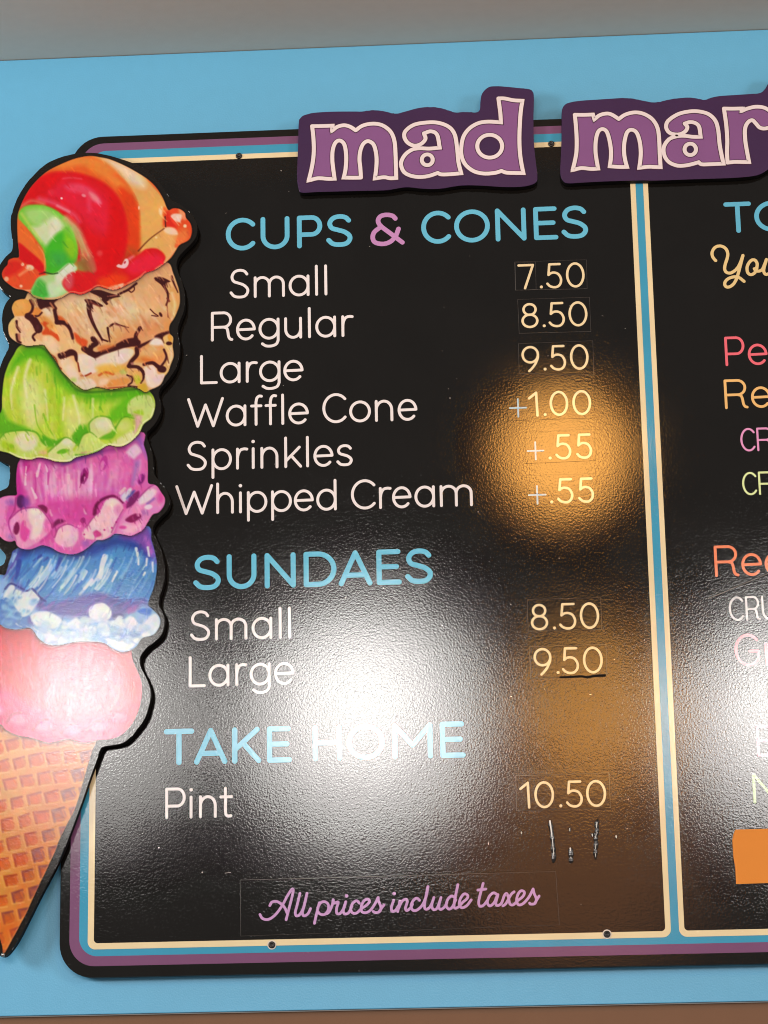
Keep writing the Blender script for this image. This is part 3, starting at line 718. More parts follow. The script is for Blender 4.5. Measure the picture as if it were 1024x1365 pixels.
    Ln(Z5([(320, 160), (345, 220), (330, 280), (280, 320)]), 3.6, CH, .9); Ln(Z5([(290, 325), (360, 370), (400, 450)]), 8, CH, .9, 1, 11); B(Z5([(405, 455)])[0], 5.5, 6.5, CH, .9)
    B(Z5([(395, 445)])[0], 2.2, 3.5, '#5f3036', 1.6, .8)
    Ln(Z5([(380, 500), (345, 540), (365, 580)]), 3, CH, .8); Ln(Z5([(335, 318), (400, 325), (440, 290)]), 2.4, CH, .8)
    Ln(Z5([(175, 380), (180, 440), (212, 495)]), 3.4, CH, .9, 1, 2); Ln(Z5([(175, 520), (185, 580), (215, 605)]), 3.4, CH, .9); Ln(Z5([(200, 520), (205, 570)]), 3, '#9c5c4c', 1.2, .8)
    P(Z5([(605, 725), (680, 700), (745, 672), (810, 710), (815, 810), (790, 790), (770, 740), (700, 760), (630, 775)]), CH, 1)
    Ln(Z5([(820, 820), (835, 905)]), 2.2, '#7c3020', .9); Ln(Z5([(460, 640), (520, 720), (580, 770), (610, 850), (640, 880)]), 2.4, '#7a2c18', 1, .9)
    # ball, chocolate veins
    P(Z2([(427, 113), (470, 113), (520, 140), (510, 148), (470, 135), (470, 160)]), CH, .8); Ln(Z2([(455, 120), (480, 135), (505, 146)]), 2, '#8a4a40', 1, .8)
    Ln(Z2([(448, 140), (455, 190), (480, 250), (518, 315)]), 6.4, CH, .8, 1, 2.6); Ln(Z2([(452, 150), (462, 200)]), 2, '#74403c', 1, .7)
    Ln(Z2([(545, 255), (550, 290), (556, 325)]), 3.2, CH, .8, 1, 1.5); Ln(Z2([(515, 312), (545, 322)]), 2.2, CH, .8)
    Ln(Z2([(557, 245), (580, 232), (605, 240), (650, 253)]), 3, CH, .8, 1, 1); Ln(Z2([(585, 236), (605, 242)]), 2.4, '#8a5044', 1, .8)
    Ln(Z2([(708, 255), (690, 285), (685, 310)]), 5, CH, .8); Ln(Z2([(700, 275), (692, 290)]), 2.4, '#9a5a48', 1, .7)
    Ln(Z2([(425, 360), (455, 378), (490, 392), (540, 372), (600, 350), (650, 335), (695, 330)]), 7.5, CH, 1, 1, 9)
    Ln(Z2([(470, 310), (488, 330), (462, 350), (455, 380)]), 7, CH, 1); B(Z2([(490, 398)])[0], 4, 3.5, CH, 1)
    P(Z2([(495, 350), (540, 340), (590, 340), (530, 368), (500, 370)]), '#d48250', 2, .9)
    Ln(Z2([(598, 342), (640, 320), (690, 312)]), 5, CH, 1.2)
    Ln(Z2([(705, 350), (770, 320), (820, 300), (850, 280)]), 5, CH, 1, 1, 3); P(Z2([(790, 290), (860, 270), (830, 310), (780, 318)]), CH, 1.2)
    P(Z2([(455, 72), (500, 62), (560, 80), (610, 95), (570, 105), (530, 125), (510, 100)]), CH, .8); Ln(Z2([(520, 112), (540, 132)]), 3.4, CH, .8); Ln(Z2([(545, 95), (590, 90)]), 1.4, '#a4685c', .8)
    Ln(Z2([(600, 85), (650, 60), (690, 30)]), 3.2, CH, .8); Ln(Z2([(625, 70), (650, 66), (665, 74), (680, 60), (676, 40)]), 1.6, CH, .7)
    P(Z2([(778, 5), (800, -5), (830, 2), (862, 20), (840, 28), (836, 45), (800, 25)]), CH, .8); Ln(Z2([(815, 25), (845, 70), (850, 110), (840, 140)]), 3.6, CH, .8, 1, 2)
    Ln(Z2([(828, 40), (840, 70)]), 1.6, '#9a6258', .8); Ln(Z2([(845, 105), (858, 120), (845, 128), (850, 200)]), 2.2, '#7c3c34', .8, .9, 1)
    Ln(Z2([(868, -5), (880, 30), (900, 75)]), 3.2, CH, .8, 1, 1.4)
    Ln(Z2([(760, 160), (780, 180), (800, 195), (768, 192)]), 1.4, CH, .7); B(Z2([(813, 187)])[0], 1.8, 3.4, CH, .8, 1, -.5)
    # fringe on the right and below
    P(Z6([(-20, 690), (100, 720), (200, 680), (330, 640), (420, 615), (500, 640), (460, 720), (350, 790), (200, 810), (0, 830)]), '#e9d8c6', 1.4)
    P(Z6([(130, 800), (240, 770), (400, 780), (440, 830), (300, 870), (180, 860)]), '#e2b054', 3, .8)
    P(Z6([(520, 680), (600, 600), (700, 540), (790, 600), (805, 700), (740, 775), (620, 760), (510, 750)]), '#dea26c', 1.3)
    P(Z6([(560, 640), (680, 590), (740, 640), (640, 700)]), '#e8b888', 4, .8); P(Z6([(540, 720), (620, 700), (700, 740), (620, 760)]), '#cf7038', 3, .7)
    P(Z6([(655, 575), (700, 515), (770, 530), (790, 575), (720, 590)]), '#f0e0d6', 1.8)
    P(Z6([(780, 520), (850, 475), (885, 520), (880, 600), (890, 690), (850, 790), (820, 878), (760, 850), (800, 760), (810, 640)]), '#e6bd86', 1.2)
    Ln(Z6([(860, 620), (868, 700), (840, 770)]), 3, '#f2dcb4', 1.4, .8); B(Z6([(845, 568)])[0], 4.2, 2.6, CH, .8); P(Z6([(830, 500), (860, 480), (875, 530), (850, 550)]), '#dc9a48', 1, .9)
    P(Z6([(605, 800), (700, 790), (720, 878), (640, 940), (600, 880)]), '#ecd6bc', 1.4)
    Ln(Z6([(530, 620), (530, 680), (480, 740), (450, 790)]), 6, CH, .9, 1, 5); P(Z6([(470, 760), (500, 755), (490, 790)]), '#a8746c', 1)
    Ln(Z6([(460, 795), (540, 800), (590, 850), (590, 900)]), 4.4, CH, .9); Ln(Z6([(600, 775), (680, 758), (730, 790), (790, 830)]), 4, CH, .9, 1, 6)
    Ln(Z6([(795, 630), (818, 690), (805, 740), (760, 800)]), 3, CH, .9); B(Z6([(775, 820)])[0], 6, 4.5, CH, 1)
    Ln(Z7([(390, 270), (430, 250), (490, 262)]), 3, '#c05a2c', 1.4, .9); Ln(Z7([(262, 272), (290, 275), (330, 256)]), 2.2, '#98381e', .9); 
    P(Z7([(420, 320), (500, 300), (570, 288), (612, 302), (590, 335), (500, 352), (430, 352)]), '#de9a5c', 1.6); P(Z7([(400, 300), (460, 300), (440, 340), (390, 340)]), '#eeceb0', 2, .9)
    P(Z7([(240, 310), (330, 295), (370, 350), (290, 378), (250, 350)]), '#ecd9c4', 1.6, .95); P(Z7([(160, 200), (210, 220), (250, 300), (230, 345), (170, 290)]), '#ecd4c0', 2, .9); B(Z7([(205, 305)])[0], 4, 3, '#a8c468', 2.4, .8)
    P(Z7([(600, 250), (660, 235), (700, 270), (690, 330), (650, 330), (620, 290)]), '#e4ae70', 1.2); P(Z7([(640, 275), (675, 275), (685, 320), (655, 335)]), '#c2c048', 1.4, .9)
    P(Z7([(660, 350), (720, 330), (740, 390), (700, 395)]), '#caa640', 1.6, .9); B(Z7([(565, 245)])[0], 5, 3.4, '#b9be74', 1.6, .9)
    Ln(Z7([(590, 270), (625, 285), (625, 320), (600, 345), (660, 355)]), 2.2, CH, .8); Ln(Z7([(705, 240), (710, 290), (690, 325)]), 2.2, CH, .8)
    P(Z7([(725, 230), (780, 205), (810, 260), (855, 265), (845, 310), (790, 360), (735, 340)]), '#eedccc', 1.4); P(Z7([(770, 300), (830, 270), (858, 270), (820, 340)]), '#e8d2d0', 1.6, .9)
    Ln(Z7([(370, 357), (430, 365), (480, 362), (600, 352)]), 1.8, '#84301c', .9, .8)

    # ---- rainbow scoop
    clip('rainbow')
    Z1 = lambda pts: zc(0, 190, 3.793, pts)
    P(S_RAINBOW, '#dd5c30', 1)
    P(Z1([(430, 55), (560, 80), (700, 150), (800, 250), (850, 340), (830, 430), (720, 560), (500, 640), (100, 600), (80, 380), (150, 200), (280, 100)]), '#e2ac6e', 2)
    P(Z1([(520, 85), (620, 105), (720, 170), (730, 230), (650, 200), (600, 150)]), '#ead6ba', 5, .95); P(Z1([(720, 300), (780, 260), (830, 330), (820, 400), (740, 440)]), '#e6b06e', 8, .7)
    B(Z1([(815, 345)])[0], 3, 6, '#f2dcbc', 1.4, .9); P(Z1([(825, 330), (848, 345), (835, 410), (822, 420)]), '#e0703c', 1.6, .9)
    P(Z1([(400, 60), (500, 85), (590, 150), (660, 230), (702, 330), (705, 430), (700, 560), (640, 620), (300, 620), (80, 620), (80, 350), (130, 230), (240, 120)]), '#dd6632', 2.2)
    P(Z1([(260, 120), (400, 66), (520, 92), (590, 150), (540, 150), (430, 115), (330, 130)]), '#e58e4a', 4, .9); P(Z1([(440, 120), (560, 150), (660, 240), (640, 260), (540, 190)]), '#e8924c', 4, .8)
    P(Z1([(600, 230), (680, 280), (705, 430), (700, 560), (620, 620), (640, 430)]), '#d64a1c', 4, .9)
    P(Z1([(600, 540), (690, 530), (700, 570), (600, 640)]), '#a8542a', 5, .7)
    P(Z1([(100, 330), (150, 220), (220, 165), (330, 148), (430, 163), (530, 208), (600, 280), (636, 380), (640, 480), (620, 600), (560, 680), (470, 690), (400, 600), (330, 480), (230, 390)]), '#cf1622', 2.6)
    P(Z1([(230, 260), (330, 180), (430, 200), (530, 260), (560, 360), (540, 470), (450, 430), (350, 330)]), '#da2b48', 8, .9)
    P(Z1([(570, 280), (625, 380), (632, 520), (560, 650), (520, 560), (560, 420)]), '#d00a16', 6, .9)
    P(Z1([(140, 300), (170, 220), (240, 170), (300, 170), (230, 260)]), '#cb1220', 6, .8)
    P(Z1([(330, 218), (400, 208), (470, 240), (515, 300), (490, 310), (420, 262), (350, 245)]), '#de5a74', 3, .75); P(Z1([(450, 250), (490, 270), (512, 310), (470, 290)]), '#e8909c', 2, .8)
    Ln(Z1([(320, 182), (360, 178), (412, 184)]), 2.6, '#e0505f', 1.2, .8); Ln(Z1([(450, 290), (452, 345)]), 5, '#e05a78', 3, .6)
    B(Z1([(424, 268)])[0], 3, 2, '#f0909c', 1, .9, .4); B(Z1([(312, 282)])[0], 1.4, 1.4, '#ffe4e4', .7); B(Z1([(258, 252)])[0], 4, 4, '#e04454', 2, .6); B(Z1([(505, 560)])[0], 4, 4, '#e25c5c', 1.8, .7); B(Z1([(703, 330)])[0], 1, 2.4, '#ffd8b0', .7)
    Ln(Z1([(200, 285), (290, 315), (370, 362), (400, 400)]), 7, '#e0647c', 3, .75, 5); Ln(Z1([(290, 320), (350, 350)]), 3, '#efa0ac', 1.6, .7)
    Ln(Z1([(110, 320), (160, 295), (220, 310)]), 5, '#d98a70', 2.4, .7)
    P(Z1([(95, 350), (140, 316), (230, 318), (310, 358), (362, 420), (392, 510), (388, 590), (350, 640), (290, 662), (228, 657), (225, 560), (190, 500), (140, 435), (98, 395)]), '#7cc24a', 1.8)
    P(Z1([(130, 345), (230, 335), (310, 385), (330, 430), (230, 430), (160, 410)]), '#a8d286', 4, .9)
    P(Z1([(200, 420), (270, 375), (300, 400), (290, 450), (255, 530), (210, 500), (160, 430)]), '#cfdeb8', 3, .95); P(Z1([(270, 385), (320, 420), (280, 480), (258, 520), (250, 450)]), '#dfe4d0', 3, .8)
    P(Z1([(228, 545), (290, 460), (345, 470), (385, 540), (372, 620), (290, 658), (232, 655)]), '#4fae33', 3.2); P(Z1([(330, 460), (385, 520), (375, 590), (330, 550)]), '#8fc52e', 4, .9); P(Z1([(260, 560), (330, 560), (330, 620), (270, 620)]), '#48a456', 5, .7)
    Ln(Z1([(110, 360), (150, 420), (210, 500)]), 3, '#c8d878', 2, .7)
    Ln(Z1([(335, 385), (390, 440), (425, 520), (455, 590), (470, 640)]), 8.5, '#cdbb8e', 3.4, .8, 7); Ln(Z1([(370, 430), (405, 510), (420, 590)]), 5, '#b9cf8a', 3, .7)
    P(Z1([(385, 600), (450, 585), (475, 640), (440, 657), (390, 645)]), '#8c7a46', 4, .85); P(Z1([(440, 600), (470, 580), (485, 640), (465, 655)]), '#b85a50', 3, .6)
    P(Z1([(90, 395), (130, 430), (190, 520), (222, 570), (228, 640), (150, 550), (90, 510)]), '#e0743c', 1.6); P(Z1([(92, 508), (150, 550), (215, 610), (228, 665), (180, 650), (95, 590)]), '#c91a22', 1.6)
    Ln(Z1([(190, 515), (225, 575), (226, 650)]), 1.6, '#efa06a', 1, .8)
    # fringe
    P(Z1([(8, 660), (40, 600), (75, 583), (130, 610), (190, 645), (210, 690), (170, 745), (120, 748), (60, 732), (20, 702)]), '#de5c36', 1.4); P(Z1([(40, 605), (100, 600), (110, 640), (40, 680), (15, 660)]), '#cb2e28', 3.4, .9)
    B(Z1([(151, 632)])[0], 5.6, 3.8, '#f5d0b2', 1.2, .95, .15); Ln(Z1([(100, 670), (130, 650), (150, 640)]), 3.4, '#ee9a72', 1.6, .8); B(Z1([(33, 690)])[0], 3, 3.2, '#f4b496', 1, .95); B(Z1([(115, 616)])[0], 2.2, 2.2, '#f8bca4', .9); B(Z1([(107, 726)])[0], 2.0, 2.0, '#fac0a8', .9)
    Ln(Z1([(60, 733), (120, 748), (160, 750), (165, 770)]), 2.4, '#f0b48e', 1.2, .9)
    P(Z1([(200, 678), (250, 667), (300, 650), (350, 613), (390, 640), (340, 695), (325, 720), (350, 758), (280, 792), (220, 788), (160, 762), (175, 712)]), '#a9d592', 1.3)
    P(Z1([(160, 765), (180, 710), (200, 690), (235, 720), (250, 770), (200, 795)]), '#52ac4a', 3); P(Z1([(300, 652), (350, 612), (385, 635), (330, 690), (290, 720), (280, 680)]), '#dbe6d2', 2.4); P(Z1([(240, 720), (300, 700), (330, 740), (280, 780), (250, 770)]), '#cfe4c0', 3, .85)
    P(Z1([(318, 705), (370, 655), (470, 662), (560, 675), (640, 600), (700, 568), (740, 538), (800, 538), (838, 590), (800, 635), (740, 665), (660, 703), (600, 745), (540, 745), (470, 758), (400, 775), (340, 750)]), '#cd1f28', 1.8)
    P(Z1([(500, 690), (600, 660), (650, 690), (590, 745), (510, 735)]), '#e14c1c', 4, .9); P(Z1([(640, 610), (760, 560), (825, 585), (790, 635), (700, 665), (650, 655)]), '#de2c4a', 4, .95); P(Z1([(318, 705), (365, 660), (370, 720), (345, 745)]), '#d0606a', 3, .9)
    P(Z1([(560, 655), (620, 590), (660, 560), (680, 580), (620, 640)]), '#c0301c', 4, .8)
    P(Z1([(715, 545), (760, 490), (820, 435), (870, 425), (930, 480), (900, 525), (850, 590), (815, 640), (838, 580), (800, 538), (740, 535)]), '#e3b072', 1.4); Ln(Z1([(790, 640), (830, 610), (870, 565), (895, 525)]), 3, '#ecc690', 1.6, .7)
    P(Z1([(836, 425), (832, 370), (858, 338), (905, 333), (942, 362), (968, 400), (974, 450), (940, 505), (885, 530), (900, 465), (870, 432)]), '#de5c34', 1.3); P(Z1([(838, 420), (836, 370), (850, 350), (880, 400), (890, 430)]), '#c83426', 3, .9); P(Z1([(905, 335), (945, 362), (940, 390), (915, 380)]), '#eca07c', 2, .9); P(Z1([(890, 460), (940, 440), (950, 490), (890, 525)]), '#e88a54', 4, .8)
    P(Z1([(862, 375), (880, 360), (918, 366), (910, 402), (880, 392)]), '#f4d9c8', 1.3, .95); P(Z1([(828, 442), (850, 428), (885, 435), (898, 465), (850, 462)]), '#f1d8bc', 1.5, .95); B(Z1([(936, 422)])[0], 2.2, 2.2, '#fbd8b8', .8); B(Z1([(790, 480)])[0], 1.6, 1.6, '#f4d0a0', .8)
    Ln(Z1([(700, 548), (735, 510), (770, 478), (830, 435)]), 1.8, '#5a2a18', .9, .9, 1.2); Ln(Z1([(838, 425), (835, 375)]), 1.6, '#401c18', .8, .9); Ln(Z1([(225, 655), (262, 664), (292, 660)]), 1.8, '#2f4a20', .9, .9); Ln(Z1([(200, 665), (225, 658)]), 1.6, '#5c1a18', .9, .8); Ln(Z1([(345, 615), (300, 655)]), 1.0, '#7c8a50', .8, .7)
    P(Z1([(590, 628), (600, 615), (616, 618), (632, 590), (648, 590), (650, 615), (630, 636)]), '#f3d3d6', .9, .95); B(Z1([(632, 606)])[0], 1.2, 2.0, '#b03040', .7, .9, .5); Ln(Z1([(655, 588), (675, 575)]), 4, '#ea7a88', 1.6, .8)
    P(Z1([(545, 745), (560, 728), (600, 720), (590, 748)]), '#f3b49c', 1.6, .9); P(Z1([(600, 720), (625, 712), (620, 735)]), '#f6c8b4', 1.2, .9)
    Ln([(45, 394), (55, 397), (69.7, 397.6), (82, 394.8), (92, 389.4), (99, 388.8), (108, 390.6), (119, 386.6), (130, 380.4), (141, 382.6), (150, 384.6), (160, 382.4), (173, 376), (184, 370.4), (194, 362)], 1.6, '#ee9a7a', .8, .7)
    # crevices between the lumps of the hems
    clip('lime')
    for p in ([(0, 205), (40, 168), (150, 156), (225, 170), (262, 225), (285, 250)], [(300, 290), (360, 238), (412, 200), (472, 236)], [(486, 250), (515, 186), (560, 168), (600, 198)], [(556, 160), (556, 110), (610, 70), (680, 80), (705, 130)], [(712, 150), (765, 76), (832, 82)], [(470, 310), (560, 300), (640, 270)]):
        Ln(Z8(p), 2.2, '#4f8f1c', 1.1, .75, 1)
    clip('pink')
    for p in ([(120, 775), (228, 682), (330, 656), (442, 662), (524, 742), (592, 850)], [(622, 990), (668, 888), (770, 842), (872, 878)], [(180, 545), (165, 680), (98, 820), (142, 990)]):
        Ln(zc(0, 600, 8.533, p), 1.8, '#8c2a72', 1.1, .75, 1)
    for p in ([(640, 712), (752, 602), (822, 562)], [(330, 1105), (400, 960), (462, 850)], [(42, 1045), (130, 930), (200, 868)]):
        Ln(zc(110, 580, 8.533, p), 1.8, '#8c2a72', 1.1, .7, 1)
    # last pass: small dry brush strokes in the colour already there
    r = np.random.RandomState(19)
    flow = {'rainbow': 0.9, 'caramel': 0.6, 'lime': 0.25, 'pink': 0.2, 'blue': -0.45, 'cherry': 0.2}
    for k, (n, o) in enumerate(shapes):
        if n not in flow: continue
        C.clip = masks[n] * (label == k)
        ys_, xs_ = np.nonzero((label == k) & (sds[k] < -2))
        for q in r.randint(0, len(xs_), 420 if n != 'rainbow' else 260):
            i, j = xs_[q], ys_[q]
            c = C.rgb[j, i] * r.uniform(0.86, 1.16) + r.uniform(-.02, .02, 3)
            x, y = AX0 + i / AR, AY0 + j / AR
            L = r.uniform(3, 9)
            t = flow[n] + r.normal(0, .25)
            w = r.uniform(1.2, 3.0)
            Ln([(x, y), (x + L * math.sin(t) * .5 + r.normal(0, .4), y + L * .5), (x + L * math.sin(t), y + L)], w, np.clip(c, 0, 1), .8, r.uniform(.35, .8), w * .4)
    C.clip = None
    # the painted dark line and soft shade under each scoop's hem
    for k in range(1, len(shapes)):
        below = label < k
        s = sds[k]
        f = np.where(below & (s > -1), 0.62 * np.exp(-np.maximum(s, 0) / 1.3) + 0.28 * np.exp(-np.maximum(s, 0) / 5.0), 0)
        tint = np.array((0.16, 0.06, 0.12))
        f = np.clip(f, 0, 0.85)[..., None] * (union < 0)[..., None]
        C.rgb = C.rgb * (1 - f) + tint * f
    g = C.rgb.mean(-1, keepdims=True)
    C.rgb = np.clip(g + (C.rgb - g) * 1.12, 0, 1)
    C.rgb = C.rgb + 0.22 * (C.rgb * C.rgb * (3 - 2 * C.rgb) - C.rgb) - 0.012
    C.rgb = np.clip(C.rgb, 0.004, 1)
    # painterly mottling of the print
    r = np.random.RandomState(3)
    for cell, amp in ((16, 0.02), (5, 0.018)):
        g = r.normal(0, amp, (AH // cell + 3, AW // cell + 3, 3)) * np.array((1, .9, 1.1)) 
        yy = np.arange(AH) / cell; xx = np.arange(AW) / cell
        y0 = yy.astype(int); x0 = xx.astype(int); fy = (yy - y0)[:, None, None]; fx = (xx - x0)[None, :, None]
        g = (g[y0][:, x0] * (1 - fy) + g[y0 + 1][:, x0] * fy) * (1 - fx) + (g[y0][:, x0 + 1] * (1 - fy) + g[y0 + 1][:, x0 + 1] * fy) * fx
        inside = np.clip(0.5 - union, 0, 1)[..., None]
        C.rgb = np.clip(C.rgb * (1 + g * inside), 0, 1)
    return C.rgb, label, [s[0] for s in shapes], X, Y

# ------------------------------------------------------------------ lettering
# every letter is drawn as round-ended strokes: x runs 0..1 over its width, y in cap heights
def arc(cx, cy, rx, ry, a0, a1, n=18):
    return [(cx + rx * math.cos(math.radians(a0 + (a1 - a0) * k / n)),
             cy + ry * math.sin(math.radians(a0 + (a1 - a0) * k / n))) for k in range(n + 1)]
XH = 0.70
def sp(*p): return catmull(list(p), 6)
RING = ('closed', arc(.5, XH / 2, .5, XH / 2, 0, 360, 36)[:-1])
S_CAP = sp((.93, .85), (.78, .96), (.5, 1), (.21, .94), (.06, .77), (.15, .60), (.42, .525), (.72, .45), (.95, .31), (.96, .16), (.79, .03), (.48, 0), (.19, .04), (0, .17))
GLYPH = {
 'A': [[(0, 0), (.5, 1)], [(.5, 1), (1, 0)], [(.14, .27), (.86, .27)]],
 'C': [arc(.566, .5, .566, .5, 42, 318, 30)],
 'D': [[(0, 0), (0, 1)], [(0, 1), (.42, 1)] + arc(.42, .5, .58, .5, 90, -90, 24)[1:] + [(0, 0)]],
 'E': [[(0, 0), (0, 1)], [(0, 1), (.96, 1)], [(0, .51), (.88, .51)], [(0, 0), (1, 0)]],
 'G': [arc(.55, .5, .55, .5, 42, 330, 30) + [(1, .25)], [(1, .25), (1, .46)], [(.62, .46), (1, .46)]],
 'H': [[(0, 0), (0, 1)], [(1, 0), (1, 1)], [(0, .51), (1, .51)]],
 'K': [[(0, 0), (0, 1)], [(.94, 1), (0, .36)], [(.34, .58), (1, 0)]],
 'L': [[(0, 1), (0, 0)], [(0, 0), (1, 0)]],
 'M': [[(0, 0), (0, 1)], [(0, 1), (.5, .36)], [(.5, .36), (1, 1)], [(1, 1), (1, 0)]],
 'N': [[(0, 0), (0, 1)], [(0, 1), (1, 0)], [(1, 0), (1, 1)]],
 'O': [('closed', arc(.5, .5, .5, .5, 0, 360, 40)[:-1])],
 'P': [[(0, 0), (0, 1)], [(0, 1), (.6, 1)] + arc(.6, .70, .40, .30, 90, -90)[1:] + [(0, .40)]],
 'R': [[(0, 0), (0, 1)], [(0, 1), (.58, 1)] + arc(.58, .735, .36, .265, 90, -90)[1:] + [(0, .47)],
       sp((.58, .47), (.74, .42), (.80, .28), (.83, .13), (.90, .03), (1, 0))],
 'S': [S_CAP],
 'T': [[(0, 1), (1, 1)], [(.5, 1), (.5, 0)]],
 'U': [[(0, 1), (0, .40)] + arc(.5, .40, .5, .40, 180, 360, 22)[1:] + [(1, 1)]],
 'W': [[(0, 1), (.27, 0)], [(.27, 0), (.5, .78)], [(.5, .78), (.73, 0)], [(.73, 0), (1, 1)]],
 '&': [sp((.78, .86), (.68, .96), (.47, 1), (.28, .95), (.2, .80), (.29, .62), (.6, .36), (1, .03)),
       sp((.27, .58), (.07, .42), (.01, .24), (.08, .07), (.34, 0), (.6, .07), (.78, .26), (.88, .50))],
 'a': [RING, [(1, 0), (1, XH)]],
 'd': [RING, [(1, 0), (1, 1.05)]],
 'e': [arc(.5, XH / 2, .5, XH / 2, 2, 318, 32), [(.02, XH / 2), (1, XH / 2 + .01)]],
 'f': [sp((1, 1.03), (.78, 1.04), (.55, .97), (.45, .82)) + [(.45, 0)], [(0, XH - .02), (.95, XH - .02)]],
 'g': [RING, [(1, XH), (1, 0)] + sp((1, 0), (.99, -.10), (.88, -.23), (.62, -.29), (.33, -.28), (.13, -.20))[1:]],
 'h': [[(0, 0), (0, 1.05)], [(0, .38)] + arc(.5, .38, .5, .32, 180, 0)[1:] + [(1, 0)]],
 'i': [[(.5, 0), (.5, XH)], [(.5, .96)]],
 'k': [[(0, 0), (0, 1.05)], [(.92, XH), (0, .20)], [(.36, .40), (1, 0)]],
 'l': [[(.5, 0), (.5, 1.05)]],
 'm': [[(0, 0), (0, XH)], [(0, .42)] + arc(.25, .44, .25, .26, 180, 0)[1:] + [(.5, 0)], [(.5, .42)] + arc(.75, .44, .25, .26, 180, 0)[1:] + [(1, 0)]],
 'n': [[(0, 0), (0, XH)], [(0, .38)] + arc(.5, .38, .5, .32, 180, 0)[1:] + [(1, 0)]],
 'o': [RING],
 'p': [[(0, -.31), (0, XH)], RING],
 'r': [[(0, 0), (0, XH)], sp((0, .36), (.08, .52), (.32, .66), (.68, .70), (1, .69))],
 's': [[(x, y * XH) for x, y in S_CAP]],
 't': [[(.42, .98), (.42, .16)] + sp((.42, .16), (.48, .05), (.66, .005), (.90, .01))[1:], [(0, XH - .02), (.98, XH - .02)]],
 'u': [[(0, XH), (0, .30)] + arc(.5, .30, .5, .30, 180, 360)[1:], [(1, 0), (1, XH)]],
 '0': [('closed', arc(.5, .5, .5, .5, 0, 360, 36)[:-1])],
 '1': [[(0, .76), (.92, 1)], [(.92, 1), (1, 0)]],
 '5': [[(.92, 1), (.18, 1)], [(.18, 1), (.10, .54)], sp((.10, .54), (.30, .62), (.56, .63), (.82, .55), (.98, .35), (.93, .15), (.72, .02), (.42, 0), (.16, .06), (0, .16))],
 '7': [[(0, 1), (1, 1)], [(1, 1), (.40, 0)]],
 '8': [('closed', arc(.5, .765, .41, .235, 0, 360, 30)[:-1]), ('closed', arc(.5, .27, .5, .27, 0, 360, 30)[:-1])],
 '9': [('closed', arc(.5, .67, .5, .33, 0, 360, 30)[:-1]), sp((1, .67), (.97, .50), (.80, .26), (.58, .08), (.40, -.03))],
 '.': [[(.5, .03)]],
 '+': [[(0, .41), (1, .41)], [(.5, .02), (.5, .80)]],
}

def set_line(rb, text, ref, top, w_px, spans, depth, weights=None):
    """text: letters; ref: pixel on the centre baseline; top: pixel height of the cap centre line
    at the same x; spans: left and right pixel of every letter's ink."""
    b = W(ref[0], ref[1], depth); t = W(ref[0], top, depth)
    z0, H = b.z, t.z - b.z
    mmpx = (W(ref[0] + 10, ref[1], depth).x - b.x) / 10
    w = w_px * mmpx * 0.84
    letters = [c for c in text if c != ' ']
    assert len(letters) == len(spans), (text, len(letters), len(spans))
    for c, (l, r) in zip(letters, spans):
        ym = ref[1] - 0.032 * (l - ref[0]) - (ref[1] - top) * 0.45
        xl, xr = W(l, ym, depth).x, W(r, ym, depth).x
        wd = max(xr - xl - w, 0.0)
        for st in GLYPH[c]:
            closed = st[0] == 'closed'
            pts = st[1] if closed else st
            q = [(xl + w / 2 + x * wd, z0 + y * H) for x, y in pts]
            if len(q) == 1:
                rb.disc(((xl + xr) / 2, q[0][1]), w * 0.62)
            else:
                rb.stroke(q, w, closed)

# ------------------------------------------------------------------ the setting
M_WALL = paint('wall_blue_paint', srgb('#62b3dc'), 0.42, 40, 0.04, 0.0004, 0.6, 0.06)
M_LOW = paint('lower_wall_paint', srgb('#7d5a42'), 0.6, 40, 0.05, 0.0002, 0.3)
M_CEIL = paint('ceiling_paint', srgb('#e6dacd'), 0.8, 50, 0.04, 0.0003, 0.2)

def box(name, x0, x1, y0, y1, z0, z1, m, bevel=0.0):
    bm = bmesh.new()
    bmesh.ops.create_cube(bm, size=1.0)
    for v in bm.verts:
        v.co = Vector((x0 + (v.co.x + .5) * (x1 - x0), y0 + (v.co.y + .5) * (y1 - y0), z0 + (v.co.z + .5) * (z1 - z0)))
    if bevel:
        bmesh.ops.bevel(bm, geom=bm.edges[:], offset=bevel, segments=2, profile=.5, affect='EDGES')
    me = bpy.data.meshes.new(name); bm.to_mesh(me); bm.free()
    return link(name, me, m)

Z_TOP, Z_BOT = 3.062, 1.611
o = box('ceiling', -5, 5, -0.55, 0.3, Z_TOP, Z_TOP + 0.08, M_CEIL); o['kind'] = 'structure'
o = box('blue_wall_panel', -4, 4, 0.0, 0.03, Z_BOT, Z_TOP - 0.001, M_WALL, 0.0012)
tag(o, 'light blue painted wall panel behind the black menu board', 'wall')
o = box('lower_wall', -4, 4, 0.012, 0.12, 0.0, Z_BOT - 0.0015, M_LOW)
tag(o, 'plain brown wall strip below the blue panel', 'wall')

